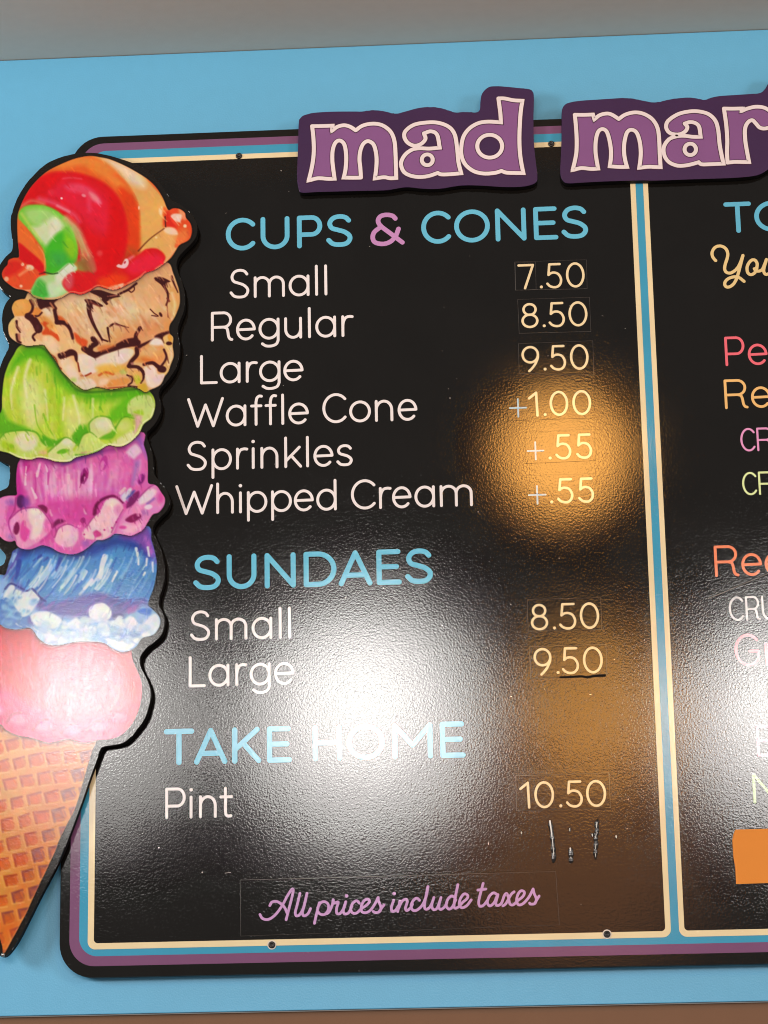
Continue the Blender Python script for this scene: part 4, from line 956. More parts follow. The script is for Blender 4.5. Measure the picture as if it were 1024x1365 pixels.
# ------------------------------------------------------------------ the menu board
YB = -0.020
BX0, BX1, BZ0, BZ1 = -0.6253, 1.085, 1.6604, 2.9195
M_BLACK = laminate('board_black', srgb('#0f0d0b'), grime=0.0012)
M_SIDE = paint('sawn_edge_black', srgb('#0e0b0c'), 0.7, spec=0.15)
M_EDGE = paint('board_edge_black', srgb('#14110f'), 0.5)
M_PURPLE = laminate('stripe_purple', srgb('#80547a'))
M_CYAN = laminate('stripe_cyan', srgb('#43a0c4'))
M_CREAM = laminate('stripe_cream', srgb('#f1deb2'))
M_HEAD = laminate('heading_blue', srgb('#6bc4e3'))
M_PINKY = laminate('ampersand_pink', srgb('#cc93cb'))
M_ITEM = laminate('item_white', srgb('#f5eeee'))
M_PRICE = laminate('price_cream', srgb('#f8e2b4'))
M_PLUS = laminate('plus_blue', srgb('#7dbfe6'))
M_SCRIPT = laminate('script_lilac', srgb('#cd9fd2'))
M_SCREW = paint('screw_black', srgb('#1c1815'), 0.35, spec=0.6)

def rrect(x0, x1, z0, z1, r, n=10):
    p = []
    for cx, cz, a in ((x1 - r, z1 - r, 0), (x0 + r, z1 - r, 90), (x0 + r, z0 + r, 180), (x1 - r, z0 + r, 270)):
        for k in range(n + 1):
            t = math.radians(a + 90 * k / n)
            p.append((cx + r * math.cos(t), cz + r * math.sin(t)))
    return p

def ring(name, outer, inner, y, m, parent):
    n = len(outer)
    v = [(x, y, z) for x, z in outer] + [(x, y, z) for x, z in inner]
    f = [(i, (i + 1) % n, n + (i + 1) % n, n + i) for i in range(n)]
    return link(name, mesh(name, v, f), m, parent)

board = thing('menu_board', 'large glossy black ice cream menu board with a striped border and price list', 'menu board', (0.23, YB, BZ0))
R0 = 0.048
link('backing_panel', solid('backing_panel', rrect(BX0, BX1, BZ0, BZ1, R0), YB, -0.0005, 0.0012), [M_BLACK, M_SIDE], board)
ys = YB - 0.0002
d1, d2, d3, d4 = 0.0140, 0.0278, 0.0400, 0.0487     # stripe steps from the board's left edge
tb = (0.0160, 0.0296, 0.0390, 0.0475)               # and from its bottom edge
tt = (0.0117, 0.0241, 0.0376, 0.0455)               # and from its top edge
def fr(k, r):
    d = (d1, d2, d3, d4)[k]
    return rrect(BX0 + d, BX1 - d, BZ0 + tb[k], BZ1 - tt[k], r)
ring('border_stripe', fr(0, 0.036), fr(1, 0.026), ys, M_PURPLE, board)['label'] = 'purple outer border stripe'
# the blue band fills everything between the purple stripe and the two cream frames
DV = (0.2204, 0.2281, 0.2394, 0.2467)
pane = [rrect(BX0 + d3, DV[1], BZ0 + tb[2], BZ1 - tt[2], 0.011), rrect(DV[2], BX1 - d3, BZ0 + tb[2], BZ1 - tt[2], 0.011)]
pane_in = [rrect(BX0 + d4, DV[0], BZ0 + tb[3], BZ1 - tt[3], 0.0055), rrect(DV[3], BX1 - d4, BZ0 + tb[3], BZ1 - tt[3], 0.0055)]
v = [(x, ys, z) for x, z in fr(1, 0.026)]
blue = mesh('border_band', v, [tuple(range(len(v)))])
link('border_band', blue, M_CYAN, board)
for a, b in zip(pane, pane_in):
    ring('frame_line', a, b, ys - 0.0004, M_CREAM, board)
    vv = [(x, ys - 0.0002, z) for x, z in a]
    link('menu_field', mesh('menu_field', vv, [tuple(range(len(vv)))]), M_BLACK, board)
YT = ys - 0.0006         # print layer

def words(name, m, lines, depth=YT, parent=board, label=None):
    rb = Ribbons(depth)
    for ln in lines: set_line(rb, *ln, depth)
    return rb.build(name, m, parent, label)

words('heading_lettering', M_HEAD, [
 ('CUPS', (400, 328), 290.5, 7.6, [(301.1, 340.9), (347.5, 386.1), (396, 429.8), (434.9, 470.4)])], label='sky blue heading word CUPS')
words('heading_lettering', M_HEAD, [
 ('CONES', (715, 317.1), 279.0, 7.6, [(561.6, 601.7), (605.5, 653.2), (660.4, 701.5), (711.4, 743.9), (748.2, 784.3)])], label='sky blue heading word CONES')
words('ampersand', M_PINKY, [('&', (516, 325), 286.3, 7.4, [(493.3, 539.3)])], label='pink ampersand of the first heading')
words('heading_lettering', M_HEAD, [
 ('SUNDAES', (373, 780.4), 740.0, 8.0, [(257.8, 295), (302.3, 342), (352.9, 394.4), (404.9, 448.6), (451.5, 496.3), (502.1, 535.3), (540, 577.6)])], label='sky blue heading reading SUNDAES')
words('heading_lettering', M_HEAD, [
 ('TAKE', (239, 1016.4), 975.0, 8.2, [(218.5, 258.9), (258.9, 303.1), (309.6, 348.3), (356, 389.1)])], label='sky blue heading word TAKE')
words('heading_lettering', M_HEAD, [
 ('HOME', (592, 1007.0), 965.6, 8.2, [(417, 456), (462, 513), (523, 577), (586.8, 620.3)])], label='sky blue heading word HOME')
IW = 4.5
for txt, ref, top, spans in (
 ('Small', (422, 392.4), 356.6, [(306.2, 332.8), (338.4, 379.8), (384.9, 412.6), (419.7, 424.3), (432.1, 436.7)]),
 ('Regular', (412, 449), 413.0, [(281.3, 311), (314.8, 341), (344.8, 372.7), (379, 402.7), (410, 415.1), (420.4, 448.1), (455.2, 471.7)]),
 ('Large', (269, 510.5), 475.1, [(266.8, 290.4), (293, 320.7), (327.8, 343.8), (345.5, 374), (377.8, 404.7)]),
 ('Waffle Cone', (377, 564.6), 528.4, [(249.6, 298.6), (301.1, 328.5), (333.6, 350.6), (352.9, 369.7), (374.7, 379.3), (384.4, 411.8), (429.9, 462.4), (465.6, 494.5), (499.8, 524.2), (530.1, 556.4)]),
 ('Sprinkles', (410, 621.2), 584.8, [(249, 276.2), (282.1, 309.2), (314.8, 331.1), (335.1, 340.2), (347.3, 371.2), (379.1, 402.7), (407.8, 412.3), (417.9, 444.6), (448.4, 470.5)]),
 ('Whipped Cream', (290, 683.4), 647.0, [(233.8, 284.1), (288.4, 311.8), (318.1, 323.2), (329.3, 356.5), (361.5, 389.2), (391.8, 418.4), (421.7, 448.9), (468, 501.2), (505.3, 522.3), (522.7, 548.6), (552.5, 579.9), (586.3, 630.1)]),
 ('Small', (374, 849.3), 812.6, [(253.5, 280.6), (286.7, 329.7), (335.5, 363), (371.3, 375.8), (383.9, 388.4)]),
 ('Large', (255, 914.4), 876.6, [(251.7, 274.4), (278, 305.9), (313.8, 329.7), (333, 360.8), (365.5, 392.6)]),
 ('Pint', (222, 1089.9), 1052.0, [(220.4, 247.6), (252.4, 257.2), (265.4, 289.0), (292.6, 311.1)])):
    words('item_lettering', M_ITEM, [(txt, ref, top, IW, spans)], label='white line of lettering reading ' + txt)

# second column, cut by the edge of the photograph
for txt, ref, top, w, spans, col, lab in (
 ('TO', (985, 307.5), 272.0, 7.4, [(965.4, 1002.3), (1005.6, 1054)], '#66bddd', 'sky blue heading in the second column'),
 ('Pe', (972, 486.2), 450.4, 4.3, [(966.4, 992.9), (996.7, 1023.1)], '#f3707e', 'red line of lettering'),
 ('Re', (970, 543.5), 507.5, 4.3, [(965.7, 997.1), (1001, 1027.6)], '#f6c47c', 'golden line of lettering'),
 ('CR', (1012, 600.0), 571.3, 3.3, [(987.1, 1007.1), (1008.9, 1031)], '#f0a2d2', 'pink capitals'),
 ('CR', (1014, 658.4), 629.9, 3.3, [(989.5, 1009.3), (1011.2, 1033)], '#e4f2b0', 'pale green capitals'),
 ('Ree', (958, 767.2), 729.0, 4.5, [(952.5, 985), (988.1, 1015.8), (1019.2, 1047)], '#f68e66', 'orange line of lettering'),
 ('CRU', (997, 826.0), 796.0, 3.2, [(971.8, 992), (994, 1013.3), (1015.5, 1036)], '#e4e0e2', 'pale grey capitals'),
 ('Gr', (996, 886.4), 846.6, 4.6, [(979.3, 1012.9), (1019.5, 1036)], '#ee8c98', 'rose line of lettering'),
 ('E', (1011, 1007.0), 968.6, 4.6, [(1008.7, 1036)], '#f0a8bc', 'pink letter'),
 ('N', (1006, 1069.2), 1032.0, 4.6, [(1003.6, 1036)], '#b9d898', 'light green letter')):
    words('item_lettering', laminate('print_' + lab.replace(' ', '_'), srgb(col)), [(txt, ref, top, w, spans)], label=lab + ' at the second column')

def script(name, m, strokes, w_px, depth, parent, label=None):
    rb = Ribbons(depth, 0.00001)
    mm = (W(520, 700, depth).x - W(510, 700, depth).x) / 10
    for s in strokes:
        q = pxw(catmull(s, 6) if len(s) > 2 else s, depth)
        if len(q) == 1: rb.disc(q[0], w_px * mm * 0.6)
        else: rb.long_stroke(q, w_px * mm * 0.92)
    return rb.build(name, m, parent, label)

Y9 = lambda p: zc(940, 260, 9.75, p)
script('script_lettering', laminate('print_gold', srgb('#ecd093')), [
 Y9([(138, 852), (103, 810), (90, 755), (115, 695), (165, 664), (225, 668), (275, 705), (295, 765), (285, 830), (262, 900), (254, 960), (275, 1002), (325, 1014), (382, 986), (430, 935), (462, 870), (492, 785)]),
 Y9([(492, 785), (462, 900), (436, 1000), (408, 1090), (370, 1155), (320, 1192), (275, 1192), (254, 1155), (275, 1108), (325, 1076), (395, 1062), (450, 1078), (506, 1122)]),
 Y9([(648, 965), (672, 935), (676, 890), (650, 848), (608, 845), (568, 885), (545, 945), (556, 1010), (595, 1035), (640, 1015), (668, 965), (675, 925)]),
 Y9([(640, 958), (662, 985), (705, 988), (745, 965), (772, 905), (797, 838)]),
 Y9([(797, 838), (770, 930), (762, 990), (785, 1030), (830, 1020), (880, 960), (905, 850), (890, 960), (905, 1020), (950, 1010)])],
 4.6, YT, board, 'cream script lettering in the second column')

# screws through the board's border
def screw_mesh():
    bm = bmesh.new()
    prof = [(0.0049, 0.0), (0.0048, 0.0010), (0.0040, 0.0019), (0.0026, 0.0025), (0.0023, 0.0016), (0.0, 0.0016)]
    n = 20
    rings = []
    for r, h in prof[:-1]:
        rings.append([bm.verts.new((r * math.cos(2 * math.pi * k / n) * (1 if i == 0 else 1), -h, r * math.sin(2 * math.pi * k / n))) for i, k in enumerate(range(n))])
    c = bm.verts.new((0, -prof[-1][1], 0))
    for a, b in zip(rings, rings[1:]):
        for k in range(n):
            bm.faces.new((a[k], a[(k + 1) % n], b[(k + 1) % n], b[k]))
    for k in range(n):
        bm.faces.new((rings[-1][k], rings[-1][(k + 1) % n], c))
    bmesh.ops.recalc_face_normals(bm, faces=bm.faces[:])
    me = bpy.data.meshes.new('screw'); bm.to_mesh(me); bm.free()
    me.materials.append(M_SCREW)
    for p in me.polygons: p.use_smooth = True
    return me
SCREW = screw_mesh()
M_COLLAR = laminate('screw_wear', srgb('#e8e0d4'))
for k, (px, py) in enumerate(((318.7, 208), (735, 192), (362.5, 1259.5), (809.3, 1245.3))):
    w = W(px, py, YT)
    s = bpy.data.objects.new('screw', SCREW)
    COL.objects.link(s); s.parent = board
    s.location = Vector((w.x, YT - 0.0002, w.z)) - Vector(board.location)
    if k > 1:       # the lower holes have a worn light rim
        o1 = rrect(w.x - .0064, w.x + .0064, w.z - .0064, w.z + .0064, .0063, 6)
        i1 = rrect(w.x - .0046, w.x + .0046, w.z - .0046, w.z + .0046, .0045, 6)
        ring('worn_rim', o1, i1, YT - 0.0001, M_COLLAR, board)

# dust, nicks and scratches on the gloss
M_DUST = paint('dust_grey', srgb('#8f8882'), 0.8)
M_HAZE = laminate('scuff', srgb('#2e2926'), 0.5)
rs = random.Random(11)
rb = Ribbons(YT - 0.0001)
mm = 0.00107
for k in range(46):
    px, py = rs.uniform(240, 840), rs.uniform(225, 1225)
    w = W(px, py, YT)
    if rs.random() < 0.75: rb.disc((w.x, w.z), rs.uniform(.0003, .0008))
    else:
        a = rs.uniform(0, 3.1); L = rs.uniform(.001, .003)
        rb.stroke([(w.x, w.z), (w.x + L * math.cos(a), w.z + L * math.sin(a))], .0004)
for px, py in ((249, 474), (600, 531), (375, 228), (939, 854), (212, 1130), (270, 1163), (560, 1083)):
    w = W(px, py, YT); rb.disc((w.x, w.z), .001)
for a, b in (((300, 1164), (308, 1163)),):
    rb.stroke(pxw([a, b], YT), 0.0003)
rb.stroke(pxw([(944, 798), (965, 790), (985, 781)], YT), .0009); rb.stroke(pxw([(985, 781), (1005, 773), (1030, 762)], YT), .0007)
dd = rb.build('dust_specks', M_DUST, board); dd['kind'] = 'stuff'

# ------------------------------------------------------------------ stickers on the board
M_STICK = laminate('sticker_black', srgb('#0f0d0b'), grime=0.0012)
M_RIM = paint('sticker_edge_glint', srgb('#4c4540'), 0.45, spec=0.5)  # lighter grey rim, paints in the light caught along the sticker's edge
def sheet(name, quad, y, thick, parent, mats, rim=0.0004):
    q = pxw(quad, y)
    cx = sum(p[0] for p in q) / len(q); cz = sum(p[1] for p in q) / len(q)
    def inset(p):
        vx, vz = cx - p[0], cz - p[1]
        return (p[0] + math.copysign(rim, vx), p[1] + math.copysign(rim, vz))
    inn = [inset(p) for p in q]
    n = len(q)
    v = [(x, y, z) for x, z in inn] + [(x, y + thick * 0.35, z) for x, z in q] + [(x, y + thick, z) for x, z in q]
    f = [tuple(range(n))]; mi = [0]
    for i in range(n):
        j = (i + 1) % n
        f += [(i, n + i, n + j, j), (n + i, 2 * n + i, 2 * n + j, n + j)]; mi += [1, 1]
    me = mesh(name, v, f, mi)
    bm = bmesh.new(); bm.from_mesh(me); bmesh.ops.recalc_face_normals(bm, faces=bm.faces[:])
    bm.faces.ensure_lookup_table()
    if bm.faces[0].normal.y > 0:
        for fc in bm.faces: fc.normal_flip()
    bm.to_mesh(me); bm.free()
    return link(name, me, mats, parent)

YS = YT - 0.00035
GP = 'cream price stickers on the menu board'
def sticker(label, quads, plain, plus=None, w_px=3.9, extra=None, faint=False):
    c = W(sum(p[0] for p in quads[0]) / 4, max(p[1] for p in quads[0]), YT)
    t = thing('price_sticker', label, 'price sticker', (c.x, YT, c.z), GP)
    y = YS
    for k, q in enumerate(quads):
        yy = y + 0.00023 if faint else y
        sheet('vinyl_patch', q, yy, 0.00011 if faint else 0.00034 + 0.0002 * k, t, [M_STICK, M_STICK if faint else M_RIM], 0.0002 if faint else 0.0004); y -= 0.0002
    rb = Ribbons(y - 0.0001)
    set_line(rb, *plain[:3], w_px, plain[3], y - 0.0001)
    rb.build('price_lettering', M_PRICE, t)
    if plus:
        rb = Ribbons(y - 0.0001)
        set_line(rb, *plus[:3], 2.6, plus[3], y - 0.0001)
        rb.build('plus_sign', M_PLUS, t)
    if extra: extra(t, y)
    return t
Q = lambda *p: list(p)
sticker('cream 7.50 price sticker beside the first Small', [Q((686, 349), (782, 346), (783, 385), (687, 387)), Q((686.5, 350), (714, 349), (715, 386), (687.5, 387))],
        ('7.50', (700, 384.2), 353.6, [(690.3, 712.7), (718.5, 724.1), (727.9, 749.8), (754.6, 779.5)]))
sticker('cream 8.50 price sticker beside Regular, above the 9.50', [Q((690, 399), (786, 396), (788, 442), (692, 444.5))],
        ('8.50', (706, 435.9), 405.4, [(694.9, 717.8), (722.8, 727.4), (731, 753.3), (757.9, 783.3)]))
sticker('cream 9.50 price sticker beside the first Large, just above a plus sign', [Q((691, 458), (790.5, 454), (792, 500), (692, 498))],
        ('9.50', (708, 493.6), 462.6, [(695.4, 719.1), (724, 728.5), (733, 754.9), (759.9, 784.8)]))
sticker('cream +1.00 price with a pale blue plus, at Waffle Cone', [Q((676, 518), (792, 514), (793, 557), (677, 561))],
        ('1.00', (712, 554), 523.6, [(704, 717.8), (724, 728.7), (732.8, 757.7), (763.1, 788.2)]),
        ('+', (690, 556), 526, [(678.7, 702.7)]), faint=True)
sticker('upper of two cream +.55 prices, beside Sprinkles', [Q((700, 576), (793, 572), (794, 614), (701, 618))],
        ('.55', (780, 610), 579.4, [(730.7, 735.2), (740.1, 761.8), (767.8, 789.5)]),
        ('+', (714, 613), 583.6, [(702.3, 725.5)]), faint=True)
sticker('lower of two cream +.55 prices, beside Whipped Cream', [Q((702, 634), (796, 631), (797, 674), (703, 677))],
        ('.55', (781, 668.6), 638.1, [(732.8, 737.5), (742.5, 764.6), (770.4, 792.1)]),
        ('+', (716, 672), 642, [(704, 728.5)]), faint=True)
sticker('cream 8.50 price sticker with a bright top edge, beside the Small sundae', [Q((703, 799), (801, 796.5), (802.5, 839), (704, 841.5))],
        ('8.50', (719, 838.7), 806.4, [(707.6, 730.7), (736.1, 741.5), (745.1, 768.5), (773, 798.9)]))
def underline(t, y):  # thin black line laid along the sticker's bottom edge
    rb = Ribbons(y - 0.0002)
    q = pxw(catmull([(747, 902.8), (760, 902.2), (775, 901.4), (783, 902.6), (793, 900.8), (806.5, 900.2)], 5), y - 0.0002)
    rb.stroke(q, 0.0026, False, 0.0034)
    rb.build('black_underline', M_SIDE, t, 'black line along the bottom edge')
sticker('cream 9.50 price sticker underlined by a black line', [Q((706, 862), (808, 858.5), (809, 900.5), (707, 904.5))],
        ('9.50', (725, 898), 865.2, [(711.5, 735.5), (740.9, 746.3), (748.7, 772.1), (777.2, 803.7)]), extra=underline)
sticker('cream 10.50 price sticker on the Pint line', [Q((687.5, 1034), (812, 1030), (814, 1077), (688.5, 1081))],
        ('10.50', (700, 1076.4), 1043.6, [(692.6, 706.7), (712.4, 738.8), (744.5, 749.9), (754.1, 777.2), (781.4, 808.2)]))

# tax line
c = W(533, 1243, YT)
tax = thing('tax_sticker', 'long black sticker with lilac script about taxes, bottom of the first column', 'sticker', (c.x, YT, c.z))
sheet('vinyl_patch', [(320, 1173), (741, 1161.5), (746, 1233), (321, 1248)], YS, 0.00034, tax, [M_STICK, M_RIM])
A1 = lambda p: zc(320, 1160, 4.876, p)
A2 = lambda p: zc(520, 1150, 4.267, p)
script('script_lettering', M_SCRIPT, [
 A1([(130, 288), (145, 312), (175, 321), (208, 308), (245, 272), (280, 220), (312, 160), (338, 124), (346, 132), (338, 175), (320, 245), (300, 322)]),
 A1([(194, 230), (206, 209), (235, 203), (264, 216), (290, 243), (306, 278)]),
 A1([(390, 150), (372, 225), (360, 272), (366, 296), (388, 288), (412, 245), (436, 150)]), A1([(436, 150), (418, 230), (406, 272), (414, 296), (440, 285), (459, 250)]),
 A1([(516, 212), (500, 275), (484, 345)]), A1([(505, 245), (525, 212), (552, 205), (574, 225), (572, 262), (548, 288), (520, 284), (508, 270)]),
 A1([(548, 288), (578, 272), (600, 225), (606, 192)]), A1([(606, 192), (612, 214), (638, 208), (628, 250), (630, 280), (652, 280), (676, 245), (688, 205)]),
 A1([(688, 205), (672, 258), (680, 284), (706, 276), (728, 236)]), A1([(693, 167)]),
 A1([(776, 214), (758, 199), (734, 214), (720, 248), (730, 276), (758, 278), (790, 250), (826, 225), (842, 202), (828, 188), (804, 202), (788, 240), (794, 270), (820, 276), (850, 258), (878, 218), (898, 178)]),
 A1([(898, 178), (902, 205), (916, 238), (910, 266), (884, 276), (866, 268)]), A1([(905, 268), (936, 226)]),
 A2([(21, 213), (8, 255), (12, 276), (32, 270), (52, 240)]), A2([(24, 176)]),
 A2([(56, 218), (44, 278)]), A2([(48, 262), (68, 220), (92, 208), (98, 224), (88, 258), (96, 272), (118, 256), (128, 236)]),
 A2([(168, 214), (152, 202), (132, 216), (120, 246), (130, 270), (152, 270), (182, 244), (205, 195), (216, 136)]),
 A2([(216, 136), (198, 228), (200, 262), (220, 260), (238, 232), (250, 198)]), A2([(250, 198), (238, 240), (246, 266), (268, 258), (290, 200)]), A2([(290, 198), (278, 248), (288, 266), (310, 252), (324, 228)]),
 A2([(372, 200), (350, 190), (328, 210), (320, 244), (336, 264), (356, 250), (374, 212)]), A2([(386, 126), (366, 225), (368, 258), (392, 250), (414, 225), (438, 205), (442, 186), (422, 178), (402, 202), (394, 236), (408, 256), (436, 245), (462, 212)]),
 A2([(530, 118), (506, 212), (510, 246), (532, 242), (556, 212)]), A2([(500, 156), (545, 150)]),
 A2([(612, 184), (590, 172), (566, 190), (554, 226), (568, 246), (592, 228), (610, 188)]), A2([(614, 182), (602, 230), (612, 244), (634, 230), (650, 188), (664, 176), (674, 200), (682, 234), (700, 240), (724, 218)]), A2([(706, 166), (688, 182), (660, 232), (642, 246)]),
 A2([(724, 218), (756, 192), (764, 168), (746, 160), (728, 180), (720, 216), (732, 240), (758, 232), (790, 196), (814, 150)]), A2([(814, 150), (820, 176), (832, 206), (824, 232), (800, 236), (794, 230)]), A2([(824, 230), (848, 190)])],
 3.7, YS - 0.0001, tax)

# remains of a torn off price
c = W(765, 1150, YT)
rem = thing('peeled_sticker', 'glossy black streaks left by a torn off price below the 10.50', 'sticker', (c.x, YT, c.z))
M_TAR = paint('torn_vinyl', srgb('#16110f'), 0.22, 200, 0.3, 0.0004, 1.0)
def streak_solid(pts, r):
    """a small raised rib following the pixels"""
    p = pxw(catmull(pts, 5), YT)
    bm = bmesh.new(); rr = random.Random(len(pts) * 7 + int(pts[0][0]))
    loops = []
    n = len(p)
    for i, (x, z) in enumerate(p):
        e = min(1, 0.35 + 1.3 * min(i, n - 1 - i) / max(1, n / 5)) * rr.uniform(.75, 1.2)
        loops.append([bm.verts.new((x + r * e * math.cos(a), YT - r * 0.7 * e * max(0, math.sin(a)), z + rr.uniform(-.0002, .0002))) for a in [math.pi * k / 6 for k in range(7)]])
    for a, b in zip(loops, loops[1:]):
        for k in range(6): bm.faces.new((a[k], a[k + 1], b[k + 1], b[k]))
    bm.faces.new(loops[0]); bm.faces.new(loops[-1][::-1])
    bmesh.ops.recalc_face_normals(bm, faces=bm.faces[:])
    me = bpy.data.meshes.new('torn_strip'); bm.to_mesh(me); bm.free()
    for f in me.polygons: f.use_smooth = True
    link('torn_strip', me, M_TAR, rem)
Z16 = lambda p: zc(680, 1080, 6.4, p)
streak_solid(Z16([(338, 88), (352, 160), (362, 250), (370, 340), (374, 400), (370, 450)]), 0.0033)
streak_solid(Z16([(515, 322), (520, 370), (520, 415), (522, 452)]), 0.0033)
streak_solid(Z16([(748, 75), (738, 120), (742, 170), (730, 230), (735, 290), (728, 350), (730, 420)]), 0.0033)
for pt, L in (((97, 192), 12), ((508, 165), 20), ((702, 212), 18), ((905, 228), 14)):
    streak_solid(Z16([(pt[0], pt[1] - L), (pt[0] + 2, pt[1]), (pt[0], pt[1] + L)]), 0.0016)

# pale strokes that paint the glint of the lamps on the torn strips
M_GLINT = paint('glint_pale', srgb('#e4dfd8'), 0.3, spec=0.6)
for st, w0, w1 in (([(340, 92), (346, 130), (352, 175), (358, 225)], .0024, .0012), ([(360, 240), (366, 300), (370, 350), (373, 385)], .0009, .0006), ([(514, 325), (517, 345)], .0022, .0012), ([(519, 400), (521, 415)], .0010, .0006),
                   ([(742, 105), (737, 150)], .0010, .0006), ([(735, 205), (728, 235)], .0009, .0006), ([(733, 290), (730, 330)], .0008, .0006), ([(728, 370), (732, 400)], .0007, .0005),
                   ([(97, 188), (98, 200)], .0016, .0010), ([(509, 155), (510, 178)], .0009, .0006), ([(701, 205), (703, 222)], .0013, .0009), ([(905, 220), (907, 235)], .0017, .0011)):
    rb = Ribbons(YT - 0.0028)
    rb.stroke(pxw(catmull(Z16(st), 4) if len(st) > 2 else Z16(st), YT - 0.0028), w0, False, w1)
    rb.build('painted_glint', M_GLINT, rem)

# orange note
yn = YT - 0.0016
q = pxw([(980.3, 1105.9), (978, 1112), (976.4, 1119.5), (977, 1130), (977.7, 1141.5), (979.6, 1152), (980.3, 1157.3), (981, 1168), (981.5, 1178.4), (1024, 1177), (1094, 1174.5), (1092, 1102), (1024, 1104.6)], yn)
M_NOTE = paint('orange_paper', srgb('#e8913e'), 0.75, 30, 0.04, 0.0002, 0.2)
n = link('paper_note', solid('paper_note', q, yn, yn + 0.0007, 0.0), M_NOTE)
tag(n, 'blank bright orange paper note with a torn left edge stuck on the black board', 'paper note')

# ------------------------------------------------------------------ the name plaques
YP = -0.034
M_PLQ = laminate('plaque_purple', srgb('#40284e'), 0.36, spec=0.2)
M_PLF = laminate('letter_purple', srgb('#87588d'), 0.36, spec=0.2)
M_PLO = laminate('letter_outline', srgb('#ecdfe0'), 0.36, spec=0.2)
M_PLD = laminate('letter_keyline', srgb('#472340'), 0.36, spec=0.2)
def plaque(label, outline, letters, base):
    c = W(base[0], base[1], YP)
    t = thing('name_plaque', label, 'sign', (c.x, YP, c.z), 'purple name plaques on the top edge of the menu board')
    link('backing_panel', solid('backing_panel', pxw(catmull(outline, 5, True), YP), YP, YB - 0.0022, 0.0010), [M_PLQ, M_SIDE], t)
    mm = (W(base[0] + 10, base[1], YP).x - c.x) / 10
    for contour, holes in letters:
        pts = pxw(catmull_corners(contour, 6), YP)
        hp = [pxw(catmull(h, 5, True), YP) for h in holes]
        y = YP - 0.0002
        bm = bmesh.new()
        edges = []
        for loop in [pts] + hp:
            vs = [bm.verts.new((x, y, z)) for x, z in loop]
            edges += [bm.edges.new((vs[i - 1], vs[i])) for i in range(len(vs))]
        bmesh.ops.triangle_fill(bm, use_beauty=True, use_dissolve=False, edges=edges, normal=(0, -1, 0))
        for f in bm.faces:
            f.normal_update()
            if f.normal.y > 0: f.normal_flip()
        me = bpy.data.meshes.new('letter'); bm.to_mesh(me); bm.free()
        L = link('letter', me, M_PLF, t)
        for nm, w, m, dy in (('keyline', 7.2, M_PLD, .0002), ('outline', 5.3, M_PLO, .0006)):
            rb = Ribbons(y - dy)
            for loop in [pts] + hp:
                q = [loop[0]]
                for p in loop[1:]:
                    if math.hypot(p[0] - q[-1][0], p[1] - q[-1][1]) > .0006: q.append(p)
                rb.long_stroke(q, w * mm, True)
            for p in contour:
                if len(p) > 2:
                    x = W(p[0], p[1], YP); rb.disc((x.x, x.z), w * mm * .5)
            rb.build(nm, m, L)
    return t
def circ(cx, cy, rx, ry, n=14): return [(cx + rx * math.cos(2 * math.pi * k / n), cy + ry * math.sin(2 * math.pi * k / n)) for k in range(n)]
def zk(ox, oy, s, pts): return [(ox + p[0] / s, oy + p[1] / s) + tuple(p[2:]) for p in pts]

P1 = lambda p: zk(390, 110, 6.0235, p)
P2 = lambda p: zk(550, 110, 6.0235, p)
P3 = lambda p: zk(350, 80, 2.56, p)
out_mad = P1([(36, 760), (40, 640), (46, 480), (50, 320), (60, 288), (90, 262), (160, 245), (250, 237), (370, 233), (540, 232), (620, 223), (690, 222), (750, 234), (800, 245), (850, 246), (920, 229)]) + \
  P2([(20, 211), (80, 200), (150, 196), (230, 204), (290, 224), (350, 239), (440, 235), (510, 238), (540, 215), (545, 150), (558, 88), (600, 42), (650, 28), (760, 35), (860, 45), (930, 50), (963, 68), (975, 120), (971, 300), (976, 500), (990, 640), (1004, 755), (992, 800), (940, 825), (850, 838), (720, 838), (560, 828), (420, 825), (330, 835), (240, 850), (150, 855), (60, 850)]) + \
  P1([(950, 842), (900, 841), (830, 852), (740, 865), (500, 871), (200, 879), (75, 883), (48, 850)])
m_mad = P1([(158, 352, 1), (240, 351), (322, 348, 1), (318, 390, 1), (360, 358), (415, 345), (465, 358), (508, 386, 1), (560, 350), (630, 333), (700, 338), (755, 365), (797, 410), (820, 480), (828, 590), (833, 768, 1), (785, 770), (735, 762), (662, 772, 1), (672, 700), (676, 620), (668, 550), (648, 495), (606, 472), (568, 495), (545, 550), (538, 620), (545, 690), (550, 765, 1), (490, 766), (412, 765, 1), (426, 700), (432, 610), (425, 530), (408, 485), (376, 467), (345, 485), (324, 540), (320, 620), (328, 700), (338, 774, 1), (285, 775), (205, 770), (130, 789, 1), (148, 720), (165, 630), (172, 540), (168, 440)])
a_mad = P3([(551, 251, 1), (575, 244), (596, 256), (605, 300, 1), (570, 303), (535, 302), (510, 307), (486, 325), (473, 352), (481, 380), (502, 394), (535, 400), (568, 396), (598, 386, 1), (612, 391), (645, 390), (678, 387, 1), (669, 350), (664, 300), (656, 255), (636, 229), (600, 215), (560, 214), (517, 222), (489, 242), (484, 262), (495, 282), (518, 293), (541, 287), (556, 270)])
d_mad = P2([(690, 129, 1), (740, 130), (810, 144), (882, 148, 1), (870, 225), (862, 330), (858, 450), (862, 560), (874, 650), (890, 729, 1), (830, 728), (755, 725), (714, 711, 1), (660, 727), (570, 732), (490, 712), (425, 660), (394, 590), (393, 510), (412, 430), (460, 368), (530, 328), (610, 316), (710, 322, 1), (706, 255), (698, 190)])
plaque('dark purple name plaque with three fat outlined letters, the last one tall', out_mad,
       [(m_mad, []), (a_mad, [circ(569.7, 213.3, 7.3, 7.2)]), (d_mad, [circ(652.9, 195.2, 16.6, 15.2)])], (555, 250))

